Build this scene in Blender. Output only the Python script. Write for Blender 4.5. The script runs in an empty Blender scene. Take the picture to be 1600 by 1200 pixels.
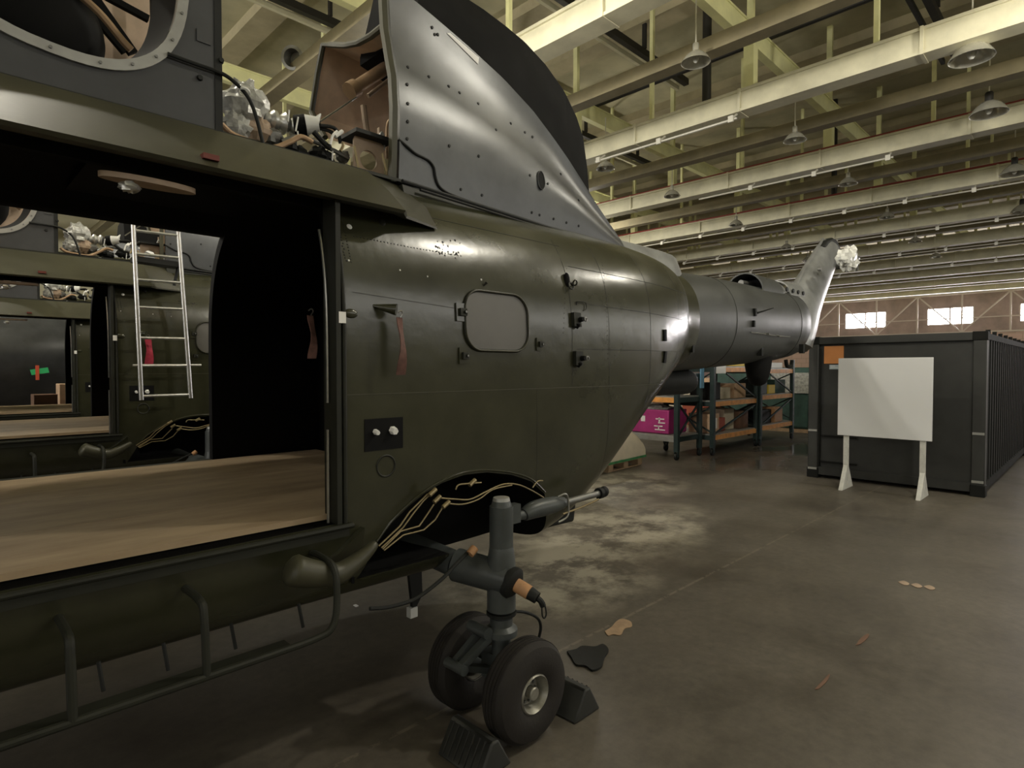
import bpy, bmesh, math, random
from mathutils import Vector, Matrix
from mathutils.bvhtree import BVHTree
random.seed(7)
SC = bpy.context.scene
COL = SC.collection
PI = math.pi
# ------------------------------------------------------------------ camera model (1600x1200)
F = 930.0; YAW = math.radians(45.15); PITCH = math.atan(-23/930.0); CH = 1.85
cf = Vector((math.cos(YAW)*math.cos(PITCH), math.sin(YAW)*math.cos(PITCH), math.sin(PITCH)))
cr = Vector((math.sin(YAW), -math.cos(YAW), 0)); cu = cr.cross(cf)
CAM = Vector((0, 0, CH))
def ray(u, v): return cf + cr*((u-800)/F) + cu*((600-v)/F)
def PY(u, v, y):
    d = ray(u, v); return CAM + d*(y/d.y)
def PX(u, v, x):
    d = ray(u, v); return CAM + d*(x/d.x)
def PZ(u, v, z=0.0):
    d = ray(u, v); return CAM + d*((z-CH)/d.z)
cd = bpy.data.cameras.new('camera'); co = bpy.data.objects.new('camera', cd); COL.objects.link(co)
cd.sensor_width = 36; cd.sensor_fit = 'HORIZONTAL'; cd.lens = 36*F/1600; cd.clip_start = 0.05; cd.clip_end = 300
co.matrix_world = Matrix(((cr.x, cu.x, -cf.x, 0), (cr.y, cu.y, -cf.y, 0), (cr.z, cu.z, -cf.z, CH), (0, 0, 0, 1)))
SC.camera = co
# ------------------------------------------------------------------ materials
def srgb(c):
    return tuple(((x/255)/12.92 if x/255 <= 0.04045 else ((x/255+0.055)/1.055)**2.4) for x in c)
MATS = {}
def mat(name, col, rough=0.5, metal=0.0, var=0.0, scale=6.0, bump=0.0, bscale=40.0, emit=None, spec=0.5, col2=None, alpha=1.0, trans=0.0, coat=0.0, lin=True, stretch=None):
    m = bpy.data.materials.new(name); m.use_nodes = True
    nt = m.node_tree; b = nt.nodes['Principled BSDF']
    c = col if lin else srgb(col)
    b.inputs['Base Color'].default_value = (*c, 1); b.inputs['Roughness'].default_value = rough
    b.inputs['Metallic'].default_value = metal; b.inputs['Specular IOR Level'].default_value = spec
    b.inputs['Alpha'].default_value = alpha; b.inputs['Transmission Weight'].default_value = trans
    b.inputs['Coat Weight'].default_value = coat
    if emit: b.inputs['Emission Color'].default_value = (*emit[0], 1); b.inputs['Emission Strength'].default_value = emit[1]
    tc = nt.nodes.new('ShaderNodeTexCoord'); mp = nt.nodes.new('ShaderNodeMapping'); nt.links.new(tc.outputs['Object'], mp.inputs['Vector'])
    if stretch: mp.inputs['Scale'].default_value = stretch
    if var > 0 or col2:
        n = nt.nodes.new('ShaderNodeTexNoise'); n.inputs['Scale'].default_value = scale; n.inputs['Detail'].default_value = 6; n.inputs['Roughness'].default_value = 0.62
        nt.links.new(mp.outputs[0], n.inputs['Vector'])
        r = nt.nodes.new('ShaderNodeValToRGB'); r.color_ramp.elements[0].position = 0.33; r.color_ramp.elements[1].position = 0.68
        c2 = col2 if col2 else tuple(min(1, x*(1+var)) for x in c)
        c1 = c if col2 else tuple(x*(1-var) for x in c)
        r.color_ramp.elements[0].color = (*c1, 1); r.color_ramp.elements[1].color = (*c2, 1)
        nt.links.new(n.outputs['Fac'], r.inputs['Fac']); nt.links.new(r.outputs['Color'], b.inputs['Base Color'])
        rr = nt.nodes.new('ShaderNodeMapRange'); rr.inputs['To Min'].default_value = max(0.03, rough*0.8); rr.inputs['To Max'].default_value = min(1, rough*1.2)
        nt.links.new(n.outputs['Fac'], rr.inputs['Value']); nt.links.new(rr.outputs[0], b.inputs['Roughness'])
    if bump > 0:
        n2 = nt.nodes.new('ShaderNodeTexNoise'); n2.inputs['Scale'].default_value = bscale; n2.inputs['Detail'].default_value = 4
        nt.links.new(mp.outputs[0], n2.inputs['Vector'])
        bp = nt.nodes.new('ShaderNodeBump'); bp.inputs['Strength'].default_value = bump; bp.inputs['Distance'].default_value = 0.02
        nt.links.new(n2.outputs['Fac'], bp.inputs['Height']); nt.links.new(bp.outputs[0], b.inputs['Normal'])
    MATS[name] = m; return m
M = MATS
mat('olive', (0.035, 0.0355, 0.019), 0.24, 0, 0.18, 3.2, 0.12, 6.0, spec=0.6)
mat('olive_band', (0.052, 0.050, 0.029), 0.45, 0, 0.2, 2.4, 0.05, 12, spec=0.5)
mat('olive_dark', (0.020, 0.021, 0.015), 0.55, 0, 0.2, 5, spec=0.3)
mat('cowl_grey', (0.066, 0.069, 0.072), 0.34, 0.25, 0.22, 2.6, 0.10, 5.0, spec=0.6)
mat('cowl_front', (0.050, 0.052, 0.055), 0.5, 0.1, 0.2, 3, 0.05, 12)
mat('cowl_black', (0.006, 0.006, 0.006), 0.8, 0, 0.2, 5, spec=0.12)
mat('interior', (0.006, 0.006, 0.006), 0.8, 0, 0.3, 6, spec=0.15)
mat('black', (0.006, 0.006, 0.006), 0.7, spec=0.15)
mat('seam', (0.012, 0.012, 0.009), 0.7)
mat('primer', (0.42, 0.31, 0.22), 0.6, 0, 0.25, 5)
mat('primer_lit', (0.66, 0.50, 0.37), 0.6, 0, 0.2, 4)  # primer lightened to stand in for light inside the cowlings
mat('ring_grey', (0.36, 0.36, 0.34), 0.4, 0.3, 0.1, 10)
mat('steel', (0.45, 0.45, 0.43), 0.3, 0.9, 0.1, 20)
mat('dull_steel', (0.22, 0.22, 0.21), 0.42, 0.7, 0.15, 15)
mat('alu', (0.62, 0.62, 0.60), 0.34, 0.85, 0.1, 20)
mat('brass', (0.30, 0.24, 0.13), 0.4, 0.6, 0.1, 20)
mat('copper_tan', (0.42, 0.28, 0.17), 0.4, 0.3, 0.15, 10)
mat('gear_grey', (0.068, 0.076, 0.076), 0.42, 0.1, 0.15, 8, 0.05, 30)
mat('orange_tan', (0.50, 0.27, 0.13), 0.5, 0, 0.15, 20)
mat('chock', (0.028, 0.029, 0.027), 0.6, 0, 0.2, 12)
mat('tyre', (0.017, 0.014, 0.012), 0.75, 0, 0.25, 6, 0.1, 60)
mat('hub', (0.30, 0.29, 0.25), 0.4, 0.5, 0.2, 20)
mat('rubber', (0.012, 0.013, 0.012), 0.6, 0, 0.2, 12, spec=0.3)
mat('pane_grey', (0.12, 0.115, 0.105), 0.42, 0, 0.12, 2)
mat('pane_blue', (0.42, 0.46, 0.55), 0.25, 0, 0.1, 4)
mat('ribbon', (0.15, 0.075, 0.06), 0.8, 0, 0.35, 30)
mat('ribbon_red', (0.42, 0.03, 0.06), 0.8, 0, 0.2, 30)
mat('white', (0.75, 0.75, 0.72), 0.5)
mat('white_pale', (0.9, 0.89, 0.86), 0.5)
mat('board_white', (0.84, 0.85, 0.87), 0.45, 0, 0.02, 1)
mat('leg_white', (0.72, 0.72, 0.68), 0.5, 0, 0.1, 20)
mat('plastic', (0.42, 0.42, 0.39), 0.25, 0, 0.35, 14, 0.5, 22, spec=0.8)
mat('plastic_white', (0.70, 0.70, 0.66), 0.3, 0, 0.2, 14, 0.4, 22)
mat('red', (0.15, 0.03, 0.02), 0.6)
mat('red_pipe', (0.28, 0.05, 0.04), 0.5)
mat('pylon', (0.26, 0.265, 0.26), 0.40, 0.3, 0.2, 4, 0.05, 10)
mat('boom', (0.050, 0.053, 0.050), 0.45, 0.05, 0.2, 3, 0.08, 8, spec=0.6)
mat('cont', (0.030, 0.031, 0.029), 0.55, 0, 0.25, 2.5, 0.05, 12)
mat('cont_side', (0.012, 0.0125, 0.0115), 0.75, spec=0.2, var=0.3, scale=3)
mat('orange_sign', (0.62, 0.25, 0.08), 0.6, 0, 0.06, 6)
mat('label_blue', (0.42, 0.5, 0.55), 0.6)
mat('blue', (0.16, 0.36, 0.55), 0.5)
mat('rack_green', (0.018, 0.035, 0.034), 0.5, 0, 0.2, 8)
mat('rack_orange', (0.80, 0.36, 0.09), 0.5, 0, 0.2, 8)
mat('magenta', (0.42, 0.035, 0.20), 0.45, 0, 0.15, 3)
mat('tan_box', (0.66, 0.45, 0.29), 0.7, 0, 0.15, 6)
mat('brown_box', (0.20, 0.11, 0.07), 0.7, 0, 0.2, 6)
mat('red_box', (0.42, 0.09, 0.05), 0.6, 0, 0.1, 6)
mat('green_tarp', (0.045, 0.10, 0.085), 0.6, 0, 0.3, 3, 0.3, 4)
mat('canvas', (0.74, 0.66, 0.52), 0.8, 0, 0.08, 4, 0.25, 5)
mat('green_strip', (0.06, 0.28, 0.10), 0.6, 0, 0.3, 8)
mat('pallet_wood', (0.42, 0.29, 0.18), 0.75, 0, 0.2, 10)
mat('yellow', (0.75, 0.55, 0.06), 0.5)
mat('green_tape', (0.06, 0.62, 0.22), 0.5)
mat('red_tape', (0.75, 0.12, 0.06), 0.5)
mat('beam_cream', (0.60, 0.57, 0.42), 0.55, 0, 0.14, 1.8)
mat('beam_yellow', (0.78, 0.77, 0.42), 0.55, 0, 0.12, 1.8)
mat('beam_shaded_brown', (0.22, 0.19, 0.115), 0.6, 0, 0.2, 2)
mat('roof', (0.44, 0.41, 0.27), 0.8, 0, 0.22, 0.7)
mat('roof_rib', (0.42, 0.37, 0.24), 0.8, 0, 0.2, 1)
mat('rail_black', (0.014, 0.013, 0.012), 0.5)
mat('conduit', (0.66, 0.64, 0.56), 0.4, 0.2)
mat('lamp_shade', (0.55, 0.54, 0.47), 0.22, 0.6, 0.1, 10)
mat('lamp_glass', (0.72, 0.72, 0.66), 0.15, 0.0)
mat('wall_pink', (0.42, 0.31, 0.27), 0.8, 0, 0.12, 1.5)
mat('wall_brown', (0.24, 0.185, 0.165), 0.8, 0, 0.2, 1)
mat('wall_cream', (0.40, 0.37, 0.25), 0.8, 0, 0.2, 0.6)
mat('sky_glass', (0.8, 0.85, 0.9), 0.3, emit=((1.0, 0.95, 0.95), 22.0))
mat('sky_dim', (0.8, 0.85, 0.9), 0.3, emit=((1.0, 0.97, 0.92), 1.5))
mat('bulb_lit', (1, 1, 0.9), 0.3, emit=((1.0, 0.95, 0.8), 60.0))
mat('frame_white', (0.38, 0.33, 0.30), 0.5)

def wood_mat():
    m = bpy.data.materials.new('floorboard'); m.use_nodes = True; nt = m.node_tree; b = nt.nodes['Principled BSDF']
    tc = nt.nodes.new('ShaderNodeTexCoord'); mp = nt.nodes.new('ShaderNodeMapping'); mp.inputs['Scale'].default_value = (0.7, 2.6, 2.6)
    nt.links.new(tc.outputs['Object'], mp.inputs['Vector'])
    n = nt.nodes.new('ShaderNodeTexNoise'); n.inputs['Scale'].default_value = 3.0; n.inputs['Detail'].default_value = 8; n.inputs['Roughness'].default_value = 0.6
    nt.links.new(mp.outputs[0], n.inputs['Vector'])
    r = nt.nodes.new('ShaderNodeValToRGB')
    r.color_ramp.elements[0].position = 0.28; r.color_ramp.elements[0].color = (0.29, 0.205, 0.125, 1)
    r.color_ramp.elements[1].position = 0.62; r.color_ramp.elements[1].color = (0.43, 0.325, 0.205, 1)
    nt.links.new(n.outputs['Fac'], r.inputs['Fac'])
    nt.links.new(r.outputs['Color'], b.inputs['Base Color'])
    b.inputs['Roughness'].default_value = 0.55; MATS['wood'] = m
wood_mat()

JOINT_Y = 2.52
def floor_mat():
    m = bpy.data.materials.new('concrete_floor'); m.use_nodes = True; nt = m.node_tree; b = nt.nodes['Principled BSDF']
    tc = nt.nodes.new('ShaderNodeTexCoord')
    def noise(scale, det, rough=0.6, st=(1, 1, 1)):
        mp = nt.nodes.new('ShaderNodeMapping'); mp.inputs['Scale'].default_value = st; nt.links.new(tc.outputs['Object'], mp.inputs['Vector'])
        n = nt.nodes.new('ShaderNodeTexNoise'); n.inputs['Scale'].default_value = scale; n.inputs['Detail'].default_value = det; n.inputs['Roughness'].default_value = rough
        nt.links.new(mp.outputs[0], n.inputs['Vector']); return n
    def ramp(src, p0, c0, p1, c1):
        r = nt.nodes.new('ShaderNodeValToRGB'); r.color_ramp.elements[0].position = p0; r.color_ramp.elements[0].color = (*c0, 1)
        r.color_ramp.elements[1].position = p1; r.color_ramp.elements[1].color = (*c1, 1); nt.links.new(src, r.inputs['Fac']); return r
    a = noise(0.9, 8, 0.65); base = ramp(a.outputs['Fac'], 0.3, (0.092, 0.080, 0.063), 0.7, (0.155, 0.136, 0.108))
    f = noise(14, 6, 0.7); fr = ramp(f.outputs['Fac'], 0.3, (0.72, 0.72, 0.72), 0.7, (1.15, 1.15, 1.15))
    mx = nt.nodes.new('ShaderNodeMixRGB'); mx.blend_type = 'MULTIPLY'; mx.inputs[0].default_value = 0.8
    nt.links.new(base.outputs[0], mx.inputs[1]); nt.links.new(fr.outputs[0], mx.inputs[2])
    # worn pale patches in the region behind the landing gear: distance mask x noise
    sp = nt.nodes.new('ShaderNodeSeparateXYZ'); nt.links.new(tc.outputs['Object'], sp.inputs[0])
    def mth(op, x, y=None):
        q = nt.nodes.new('ShaderNodeMath'); q.operation = op
        for i, s in enumerate((x, y)):
            if s is None: continue
            if isinstance(s, (int, float)): q.inputs[i].default_value = s
            else: nt.links.new(s, q.inputs[i])
        return q.outputs[0]
    def blob(x, y, rx, ry):
        dx = mth('DIVIDE', mth('SUBTRACT', sp.outputs[0], x), rx); dy = mth('DIVIDE', mth('SUBTRACT', sp.outputs[1], y), ry)
        d = mth('ADD', mth('MULTIPLY', dx, dx), mth('MULTIPLY', dy, dy))
        return mth('MAXIMUM', mth('SUBTRACT', 1.0, d), 0.0)
    bl = mth('ADD', mth('ADD', blob(5.6, 4.0, 1.9, 1.1), blob(4.0, 3.55, 1.3, 1.0)), blob(7.5, 5.6, 2.0, 1.2))
    w = noise(1.6, 9, 0.72); wr = ramp(w.outputs['Fac'], 0.43, (0, 0, 0), 0.66, (1, 1, 1))
    k = mth('MINIMUM', mth('MULTIPLY', mth('MULTIPLY', bl, wr.outputs[0]), 1.8), 0.9)
    m2 = nt.nodes.new('ShaderNodeMixRGB'); nt.links.new(k, m2.inputs[0]); nt.links.new(mx.outputs[0], m2.inputs[1]); m2.inputs[2].default_value = (0.40, 0.365, 0.285, 1)
    # dark stains
    s = noise(0.55, 7, 0.7); sr = ramp(s.outputs['Fac'], 0.32, (1, 1, 1), 0.46, (0, 0, 0))
    m3 = nt.nodes.new('ShaderNodeMixRGB'); nt.links.new(mth('MULTIPLY', sr.outputs[0], 0.6), m3.inputs[0]); nt.links.new(m2.outputs[0], m3.inputs[1]); m3.inputs[2].default_value = (0.05, 0.04, 0.032, 1)
    ln = mth('MULTIPLY', mth('MULTIPLY', mth('LESS_THAN', mth('ABSOLUTE', mth('SUBTRACT', sp.outputs[1], JOINT_Y)), 0.012), mth('GREATER_THAN', f.outputs['Fac'], 0.47)), 0.45)
    m4 = nt.nodes.new('ShaderNodeMixRGB'); nt.links.new(ln, m4.inputs[0]); nt.links.new(m3.outputs[0], m4.inputs[1]); m4.inputs[2].default_value = (0.26, 0.225, 0.17, 1)
    nt.links.new(m4.outputs[0], b.inputs['Base Color'])
    rm = nt.nodes.new('ShaderNodeMapRange'); rm.inputs['From Min'].default_value = 0.3; rm.inputs['From Max'].default_value = 0.65; rm.inputs['To Min'].default_value = 0.33; rm.inputs['To Max'].default_value = 0.62
    nt.links.new(s.outputs['Fac'], rm.inputs['Value']); nt.links.new(mth('MAXIMUM', mth('SUBTRACT', rm.outputs[0], mth('MULTIPLY', mth('ADD', blob(11.5, 5.0, 1.6, 1.2), blob(14.5, 4.8, 2.2, 1.4)), 0.4)), 0.08), b.inputs['Roughness'])
    bp = nt.nodes.new('ShaderNodeBump'); bp.inputs['Strength'].default_value = 0.08; bp.inputs['Distance'].default_value = 0.02
    nt.links.new(f.outputs['Fac'], bp.inputs['Height']); nt.links.new(bp.outputs[0], b.inputs['Normal'])
    MATS['floor'] = m
floor_mat()

def brick_mat():
    m = bpy.data.materials.new('brick_wall'); m.use_nodes = True; nt = m.node_tree; b = nt.nodes['Principled BSDF']
    tc = nt.nodes.new('ShaderNodeTexCoord'); sp = nt.nodes.new('ShaderNodeSeparateXYZ'); nt.links.new(tc.outputs['Object'], sp.inputs[0])
    cb = nt.nodes.new('ShaderNodeCombineXYZ'); nt.links.new(sp.outputs[1], cb.inputs[0]); nt.links.new(sp.outputs[2], cb.inputs[1])
    br = nt.nodes.new('ShaderNodeTexBrick'); br.inputs['Scale'].default_value = 1.0; br.inputs['Brick Width'].default_value = 0.8; br.inputs['Row Height'].default_value = 0.4; br.inputs['Mortar Size'].default_value = 0.02
    br.inputs['Color1'].default_value = (0.46, 0.33, 0.29, 1); br.inputs['Color2'].default_value = (0.40, 0.29, 0.25, 1); br.inputs['Mortar'].default_value = (0.3, 0.24, 0.2, 1)
    nt.links.new(cb.outputs[0], br.inputs['Vector']); nt.links.new(br.outputs['Color'], b.inputs['Base Color']); b.inputs['Roughness'].default_value = 0.85
    MATS['brick'] = m
brick_mat()
# ------------------------------------------------------------------ mesh builder
def frame(d):
    d = Vector(d).normalized(); a = Vector((0, 0, 1)) if abs(d.z) < 0.9 else Vector((1, 0, 0))
    x = a.cross(d).normalized(); return x, d.cross(x)
class MB:
    def __init__(s): s.v = []; s.f = []; s.mi = []; s.m = 0
    def add(s, vs, fs):
        o = len(s.v); s.v += [Vector(p) for p in vs]
        for f in fs: s.f.append([i+o for i in f]); s.mi.append(s.m)
        return s
    def box(s, a, b, rot=0.0, c=None):
        x0, y0, z0 = [min(a[i], b[i]) for i in range(3)]; x1, y1, z1 = [max(a[i], b[i]) for i in range(3)]
        vs = [Vector(p) for p in ((x0,y0,z0),(x1,y0,z0),(x1,y1,z0),(x0,y1,z0),(x0,y0,z1),(x1,y0,z1),(x1,y1,z1),(x0,y1,z1))]
        if rot:
            cc = Vector(c) if c else Vector(((x0+x1)/2, (y0+y1)/2, 0)); R = Matrix.Rotation(rot, 3, 'Z'); vs = [R @ (p-cc) + cc for p in vs]
        return s.add(vs, [(0,3,2,1),(4,5,6,7),(0,1,5,4),(1,2,6,5),(2,3,7,6),(3,0,4,7)])
    def obox(s, c, ax, ay, az):   # oriented box: centre and half axes
        c, ax, ay, az = Vector(c), Vector(ax), Vector(ay), Vector(az)
        vs = [c+ax*i+ay*j+az*k for k in (-1, 1) for (i, j) in ((-1,-1),(1,-1),(1,1),(-1,1))]
        return s.add(vs, [(0,3,2,1),(4,5,6,7),(0,1,5,4),(1,2,6,5),(2,3,7,6),(3,0,4,7)])
    def bar(s, p0, p1, w, h, up=(0, 0, 1)):
        p0, p1 = Vector(p0), Vector(p1); d = (p1-p0); n = d.normalized(); x = n.cross(Vector(up))
        if x.length < 1e-4: x = n.cross(Vector((1, 0, 0)))
        x.normalize(); y = x.cross(n)
        return s.obox((p0+p1)/2, d/2, x*(w/2), y*(h/2))
    def cyl(s, p0, p1, r0, r1=None, n=20, cap=True):
        r1 = r0 if r1 is None else r1; p0, p1 = Vector(p0), Vector(p1); x, y = frame(p1-p0)
        vs = []
        for p, r in ((p0, r0), (p1, r1)):
            for i in range(n):
                a = 2*PI*i/n; vs.append(p + x*(r*math.cos(a)) + y*(r*math.sin(a)))
        fs = [(i, (i+1) % n, n+(i+1) % n, n+i) for i in range(n)]
        if cap: fs += [tuple(reversed(range(n))), tuple(range(n, 2*n))]
        return s.add(vs, fs)
    def tube(s, pts, r, n=10, smooth=True, cap=True):
        P = [Vector(p) for p in pts]
        if smooth and len(P) > 2: P = catmull(P, 5)
        rr = r if callable(r) else (lambda t: r)
        vs = []; fs = []; x = None; L = len(P)
        for k in range(L):
            d = (P[min(k+1, L-1)]-P[max(k-1, 0)]).normalized()
            if x is None: x, y = frame(d)
            else:
                x = (x - d*x.dot(d)); x = x.normalized() if x.length > 1e-6 else frame(d)[0]; y = d.cross(x)
            q = rr(k/(L-1))
            for i in range(n):
                a = 2*PI*i/n; vs.append(P[k] + x*(q*math.cos(a)) + y*(q*math.sin(a)))
        for k in range(L-1):
            for i in range(n): fs.append((k*n+i, k*n+(i+1) % n, (k+1)*n+(i+1) % n, (k+1)*n+i))
        if cap: fs += [tuple(reversed(range(n))), tuple(range((L-1)*n, L*n))]
        return s.add(vs, fs)
    def lathe(s, c, axis, prof, n=28, a0=0, a1=2*PI):  # prof: (radius, height along axis)
        c = Vector(c); ax = Vector(axis).normalized(); x, y = frame(ax); full = abs(a1-a0-2*PI) < 1e-5
        m = n if full else n+1; vs = []; fs = []
        for r, h in prof:
            for i in range(m):
                a = a0+(a1-a0)*i/n; vs.append(c + ax*h + x*(r*math.cos(a)) + y*(r*math.sin(a)))
        for k in range(len(prof)-1):
            for i in range(n): fs.append((k*m+i, k*m+(i+1) % m, (k+1)*m+(i+1) % m, (k+1)*m+i))
        return s.add(vs, fs)
    def prism(s, poly, ext):      # planar polygon swept by a vector
        P = [Vector(p) for p in poly]; e = Vector(ext); n = len(P)
        return s.add(P + [p+e for p in P], [tuple(reversed(range(n))), tuple(range(n, 2*n))] + [(i, (i+1) % n, n+(i+1) % n, n+i) for i in range(n)])
    def sphere(s, c, rx, ry=None, rz=None, n=16, m=10, jit=0.0):
        ry = ry or rx; rz = rz or rx; c = Vector(c); vs = [c+Vector((0, 0, rz))]; fs = []
        for k in range(1, m):
            t = PI*k/m
            for i in range(n):
                a = 2*PI*i/n; q = 1+random.uniform(-jit, jit)
                vs.append(c+Vector((rx*math.sin(t)*math.cos(a)*q, ry*math.sin(t)*math.sin(a)*q, rz*math.cos(t)*q)))
        vs.append(c-Vector((0, 0, rz)))
        for i in range(n): fs.append((0, 1+i, 1+(i+1) % n))
        for k in range(m-2):
            for i in range(n): fs.append((1+k*n+i, 1+(k+1)*n+i, 1+(k+1)*n+(i+1) % n, 1+k*n+(i+1) % n))
        b = len(vs)-1
        for i in range(n): fs.append((b, 1+(m-2)*n+(i+1) % n, 1+(m-2)*n+i))
        return s.add(vs, fs)
    def loft(s, rings, closed=True, cap=True):
        n = len(rings[0]); vs = [p for r in rings for p in r]; fs = []
        for k in range(len(rings)-1):
            for i in range(n if closed else n-1): fs.append((k*n+i, k*n+(i+1) % n, (k+1)*n+(i+1) % n, (k+1)*n+i))
        if closed and cap: fs += [tuple(reversed(range(n))), tuple(range((len(rings)-1)*n, len(rings)*n))]
        return s.add(vs, fs)
    def mesh(s, name, mats, org=Vector((0, 0, 0)), smooth=None, fix=True):
        me = bpy.data.meshes.new(name); me.from_pydata([tuple(p-org) for p in s.v], [], s.f)
        for m in (mats if isinstance(mats, (list, tuple)) else [mats]): me.materials.append(M[m] if isinstance(m, str) else m)
        me.polygons.foreach_set('material_index', s.mi)
        if fix:
            bm = bmesh.new(); bm.from_mesh(me); bmesh.ops.recalc_face_normals(bm, faces=bm.faces); bm.to_mesh(me); bm.free()
        if smooth is not None: shade(me, smooth)
        return me
    def build(s, name, mats, parent=None, org=None, smooth=35, fix=True, bevel=0):
        o0 = ORG.get(parent.name, Vector((0, 0, 0))) if parent else (Vector(org) if org is not None else s.base())
        me = s.mesh(name, mats, o0, smooth, fix); o = bpy.data.objects.new(name, me); COL.objects.link(o)
        if parent: o.parent = parent
        else: o.location = o0
        ORG[o.name] = o0
        if bevel:
            b = o.modifiers.new('bevel', 'BEVEL'); b.width = bevel; b.segments = 2; b.limit_method = 'ANGLE'; b.angle_limit = math.radians(40)
        return o
    def base(s):
        xs = [p.x for p in s.v]; ys = [p.y for p in s.v]; return Vector(((min(xs)+max(xs))/2, (min(ys)+max(ys))/2, min(p.z for p in s.v)))
ORG = {}
def shade(me, ang):
    bm = bmesh.new(); bm.from_mesh(me); th = math.radians(ang)
    for f in bm.faces: f.smooth = True
    for e in bm.edges:
        e.smooth = not (len(e.link_faces) != 2 or e.calc_face_angle(0) > th or e.link_faces[0].material_index != e.link_faces[1].material_index and e.calc_face_angle(0) > th*0.5)
    bm.to_mesh(me); bm.free()
def catmull(P, k):
    out = []; L = len(P)
    for i in range(L-1):
        p0 = P[max(i-1, 0)]; p1 = P[i]; p2 = P[i+1]; p3 = P[min(i+2, L-1)]
        for j in range(k):
            t = j/k; out.append(0.5*((2*p1)+(p2-p0)*t+(2*p0-5*p1+4*p2-p3)*t*t+(3*p1-p0-3*p2+p3)*t*t*t))
    out.append(P[-1]); return out
def tag(o, label=None, cat=None, group=None, kind=None):
    if label: o['label'] = label
    if cat: o['category'] = cat
    if group: o['group'] = group
    if kind: o['kind'] = kind
    return o
def empty(name, loc, label, cat, group=None):
    o = bpy.data.objects.new(name, None); COL.objects.link(o); o.location = loc; o.empty_display_size = 0.2
    ORG[o.name] = Vector(loc); return tag(o, label, cat, group)
def copy_tree(o, parent=None):
    c = o.copy(); COL.objects.link(c); ORG[c.name] = ORG.get(o.name, Vector((0, 0, 0)))
    if parent: c.parent = parent
    for ch in [x for x in o.children]: copy_tree(ch, c)
    return c
def struct(mb, name, mats, smooth=35):
    o = mb.build(name, mats, None, org=(0, 0, 0), smooth=smooth); o['kind'] = 'structure'; return o
# ================================================================== SETTING
XE, XB, YR, YL, ZC = 55.0, -12.0, -13.0, 30.0, 10.4
struct(MB().box((XB, YR, -0.3), (XE, YL, 0)), 'floor', 'floor')
struct(MB().box((XB-.3, YR-.3, ZC), (XE+.3, YL+.3, ZC+.3)), 'ceiling', 'roof')
# end wall: pale painted brick below, dark above, with window openings
WINY = [(-9.5, -6.5), (-4.0, -1.0), (1.6, 4.6), (7.13, 10.05), (12.73, 15.77), (18.3, 21.3), (23.9, 26.9)]
WZ0, WZ1 = 5.2, 6.5
wl = MB()
wl.box((XE, YR, 0), (XE+.3, YL, 4.5)); wl.m = 1
wl.box((XE, YR, 4.5), (XE+.3, YL, WZ0)); wl.box((XE, YR, WZ1), (XE+.3, YL, ZC))
ys = [YR]+[q for w in WINY for q in w]+[YL]
for i in range(0, len(ys), 2): wl.box((XE, ys[i], WZ0), (XE+.3, ys[i+1], WZ1))
struct(wl, 'wall_end', ['brick', 'wall_brown'])
for i, (a, b) in enumerate(WINY):
    w = MB()
    w.m = 1; w.box((XE+.1, a, WZ0), (XE+.14, b, WZ1)); w.m = 0
    for p, q in (((XE+.02, a, WZ0), (XE+.16, a+.08, WZ1)), ((XE+.02, b-.08, WZ0), (XE+.16, b, WZ1)), ((XE+.02, (a+b)/2-.05, WZ0), (XE+.16, (a+b)/2+.05, WZ1)),
                 ((XE+.02, a, WZ0), (XE+.16, b, WZ0+.06)), ((XE+.02, a, WZ1-.06), (XE+.16, b, WZ1))): w.box(p, q)
    struct(w, 'window_%d' % (i+1), ['frame_white', 'sky_glass'])
# light lattice wind girder on the end wall
lat = MB()
for z in (4.55, 7.4): lat.bar((XE-.8, YR, z), (XE-.8, YL, z), .12, .12)
yy = YR+1.5; k = 0
while yy < YL-2.8:
    lat.bar((XE-.8, yy, 4.55), (XE-.8, yy, 7.4), .1, .1)
    lat.bar((XE-.8, yy, 4.55 if k % 2 else 7.4), (XE-.8, yy+2.75, 7.4 if k % 2 else 4.55), .09, .09); yy += 2.75; k += 1
lat.bar((XE-.8, YR, 5.6), (XE-.8, YL, 5.6), .07, .07)
struct(lat, 'trim_1', 'frame_white')
# camera-side wall with its strip of high windows
RW = MB()
RW.box((XB, YR-.3, 0), (XE, YR, 5.4)); RW.box((XB, YR-.3, 7.6), (XE, YR, ZC)); 
for x in range(-12, 55, 8): RW.box((x, YR-.3, 5.4), (x+.9, YR, 7.6))
struct(RW, 'wall_right', 'wall_cream')
gw = MB(); gw.box((XB, YR-.22, 5.4), (XE, YR-.18, 7.6))
struct(gw, 'window_8', 'sky_dim')
struct(MB().box((XB, YL, 0), (XE, YL+.3, ZC)), 'wall_left', 'wall_cream')
nw = MB(); nw.box((XB-.3, YR, 0), (XB, YL, 3.0)); nw.box((XB-.3, YR, 7.0), (XB, YL, ZC))
for y in range(-13, 30, 6): nw.box((XB-.3, y, 3.0), (XB, y+.6, 7.0))
struct(nw, 'wall_near', 'wall_cream')
struct(MB().box((XB-.22, YR, 3.0), (XB-.18, YL, 7.0)), 'window_9', 'sky_dim')
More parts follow.
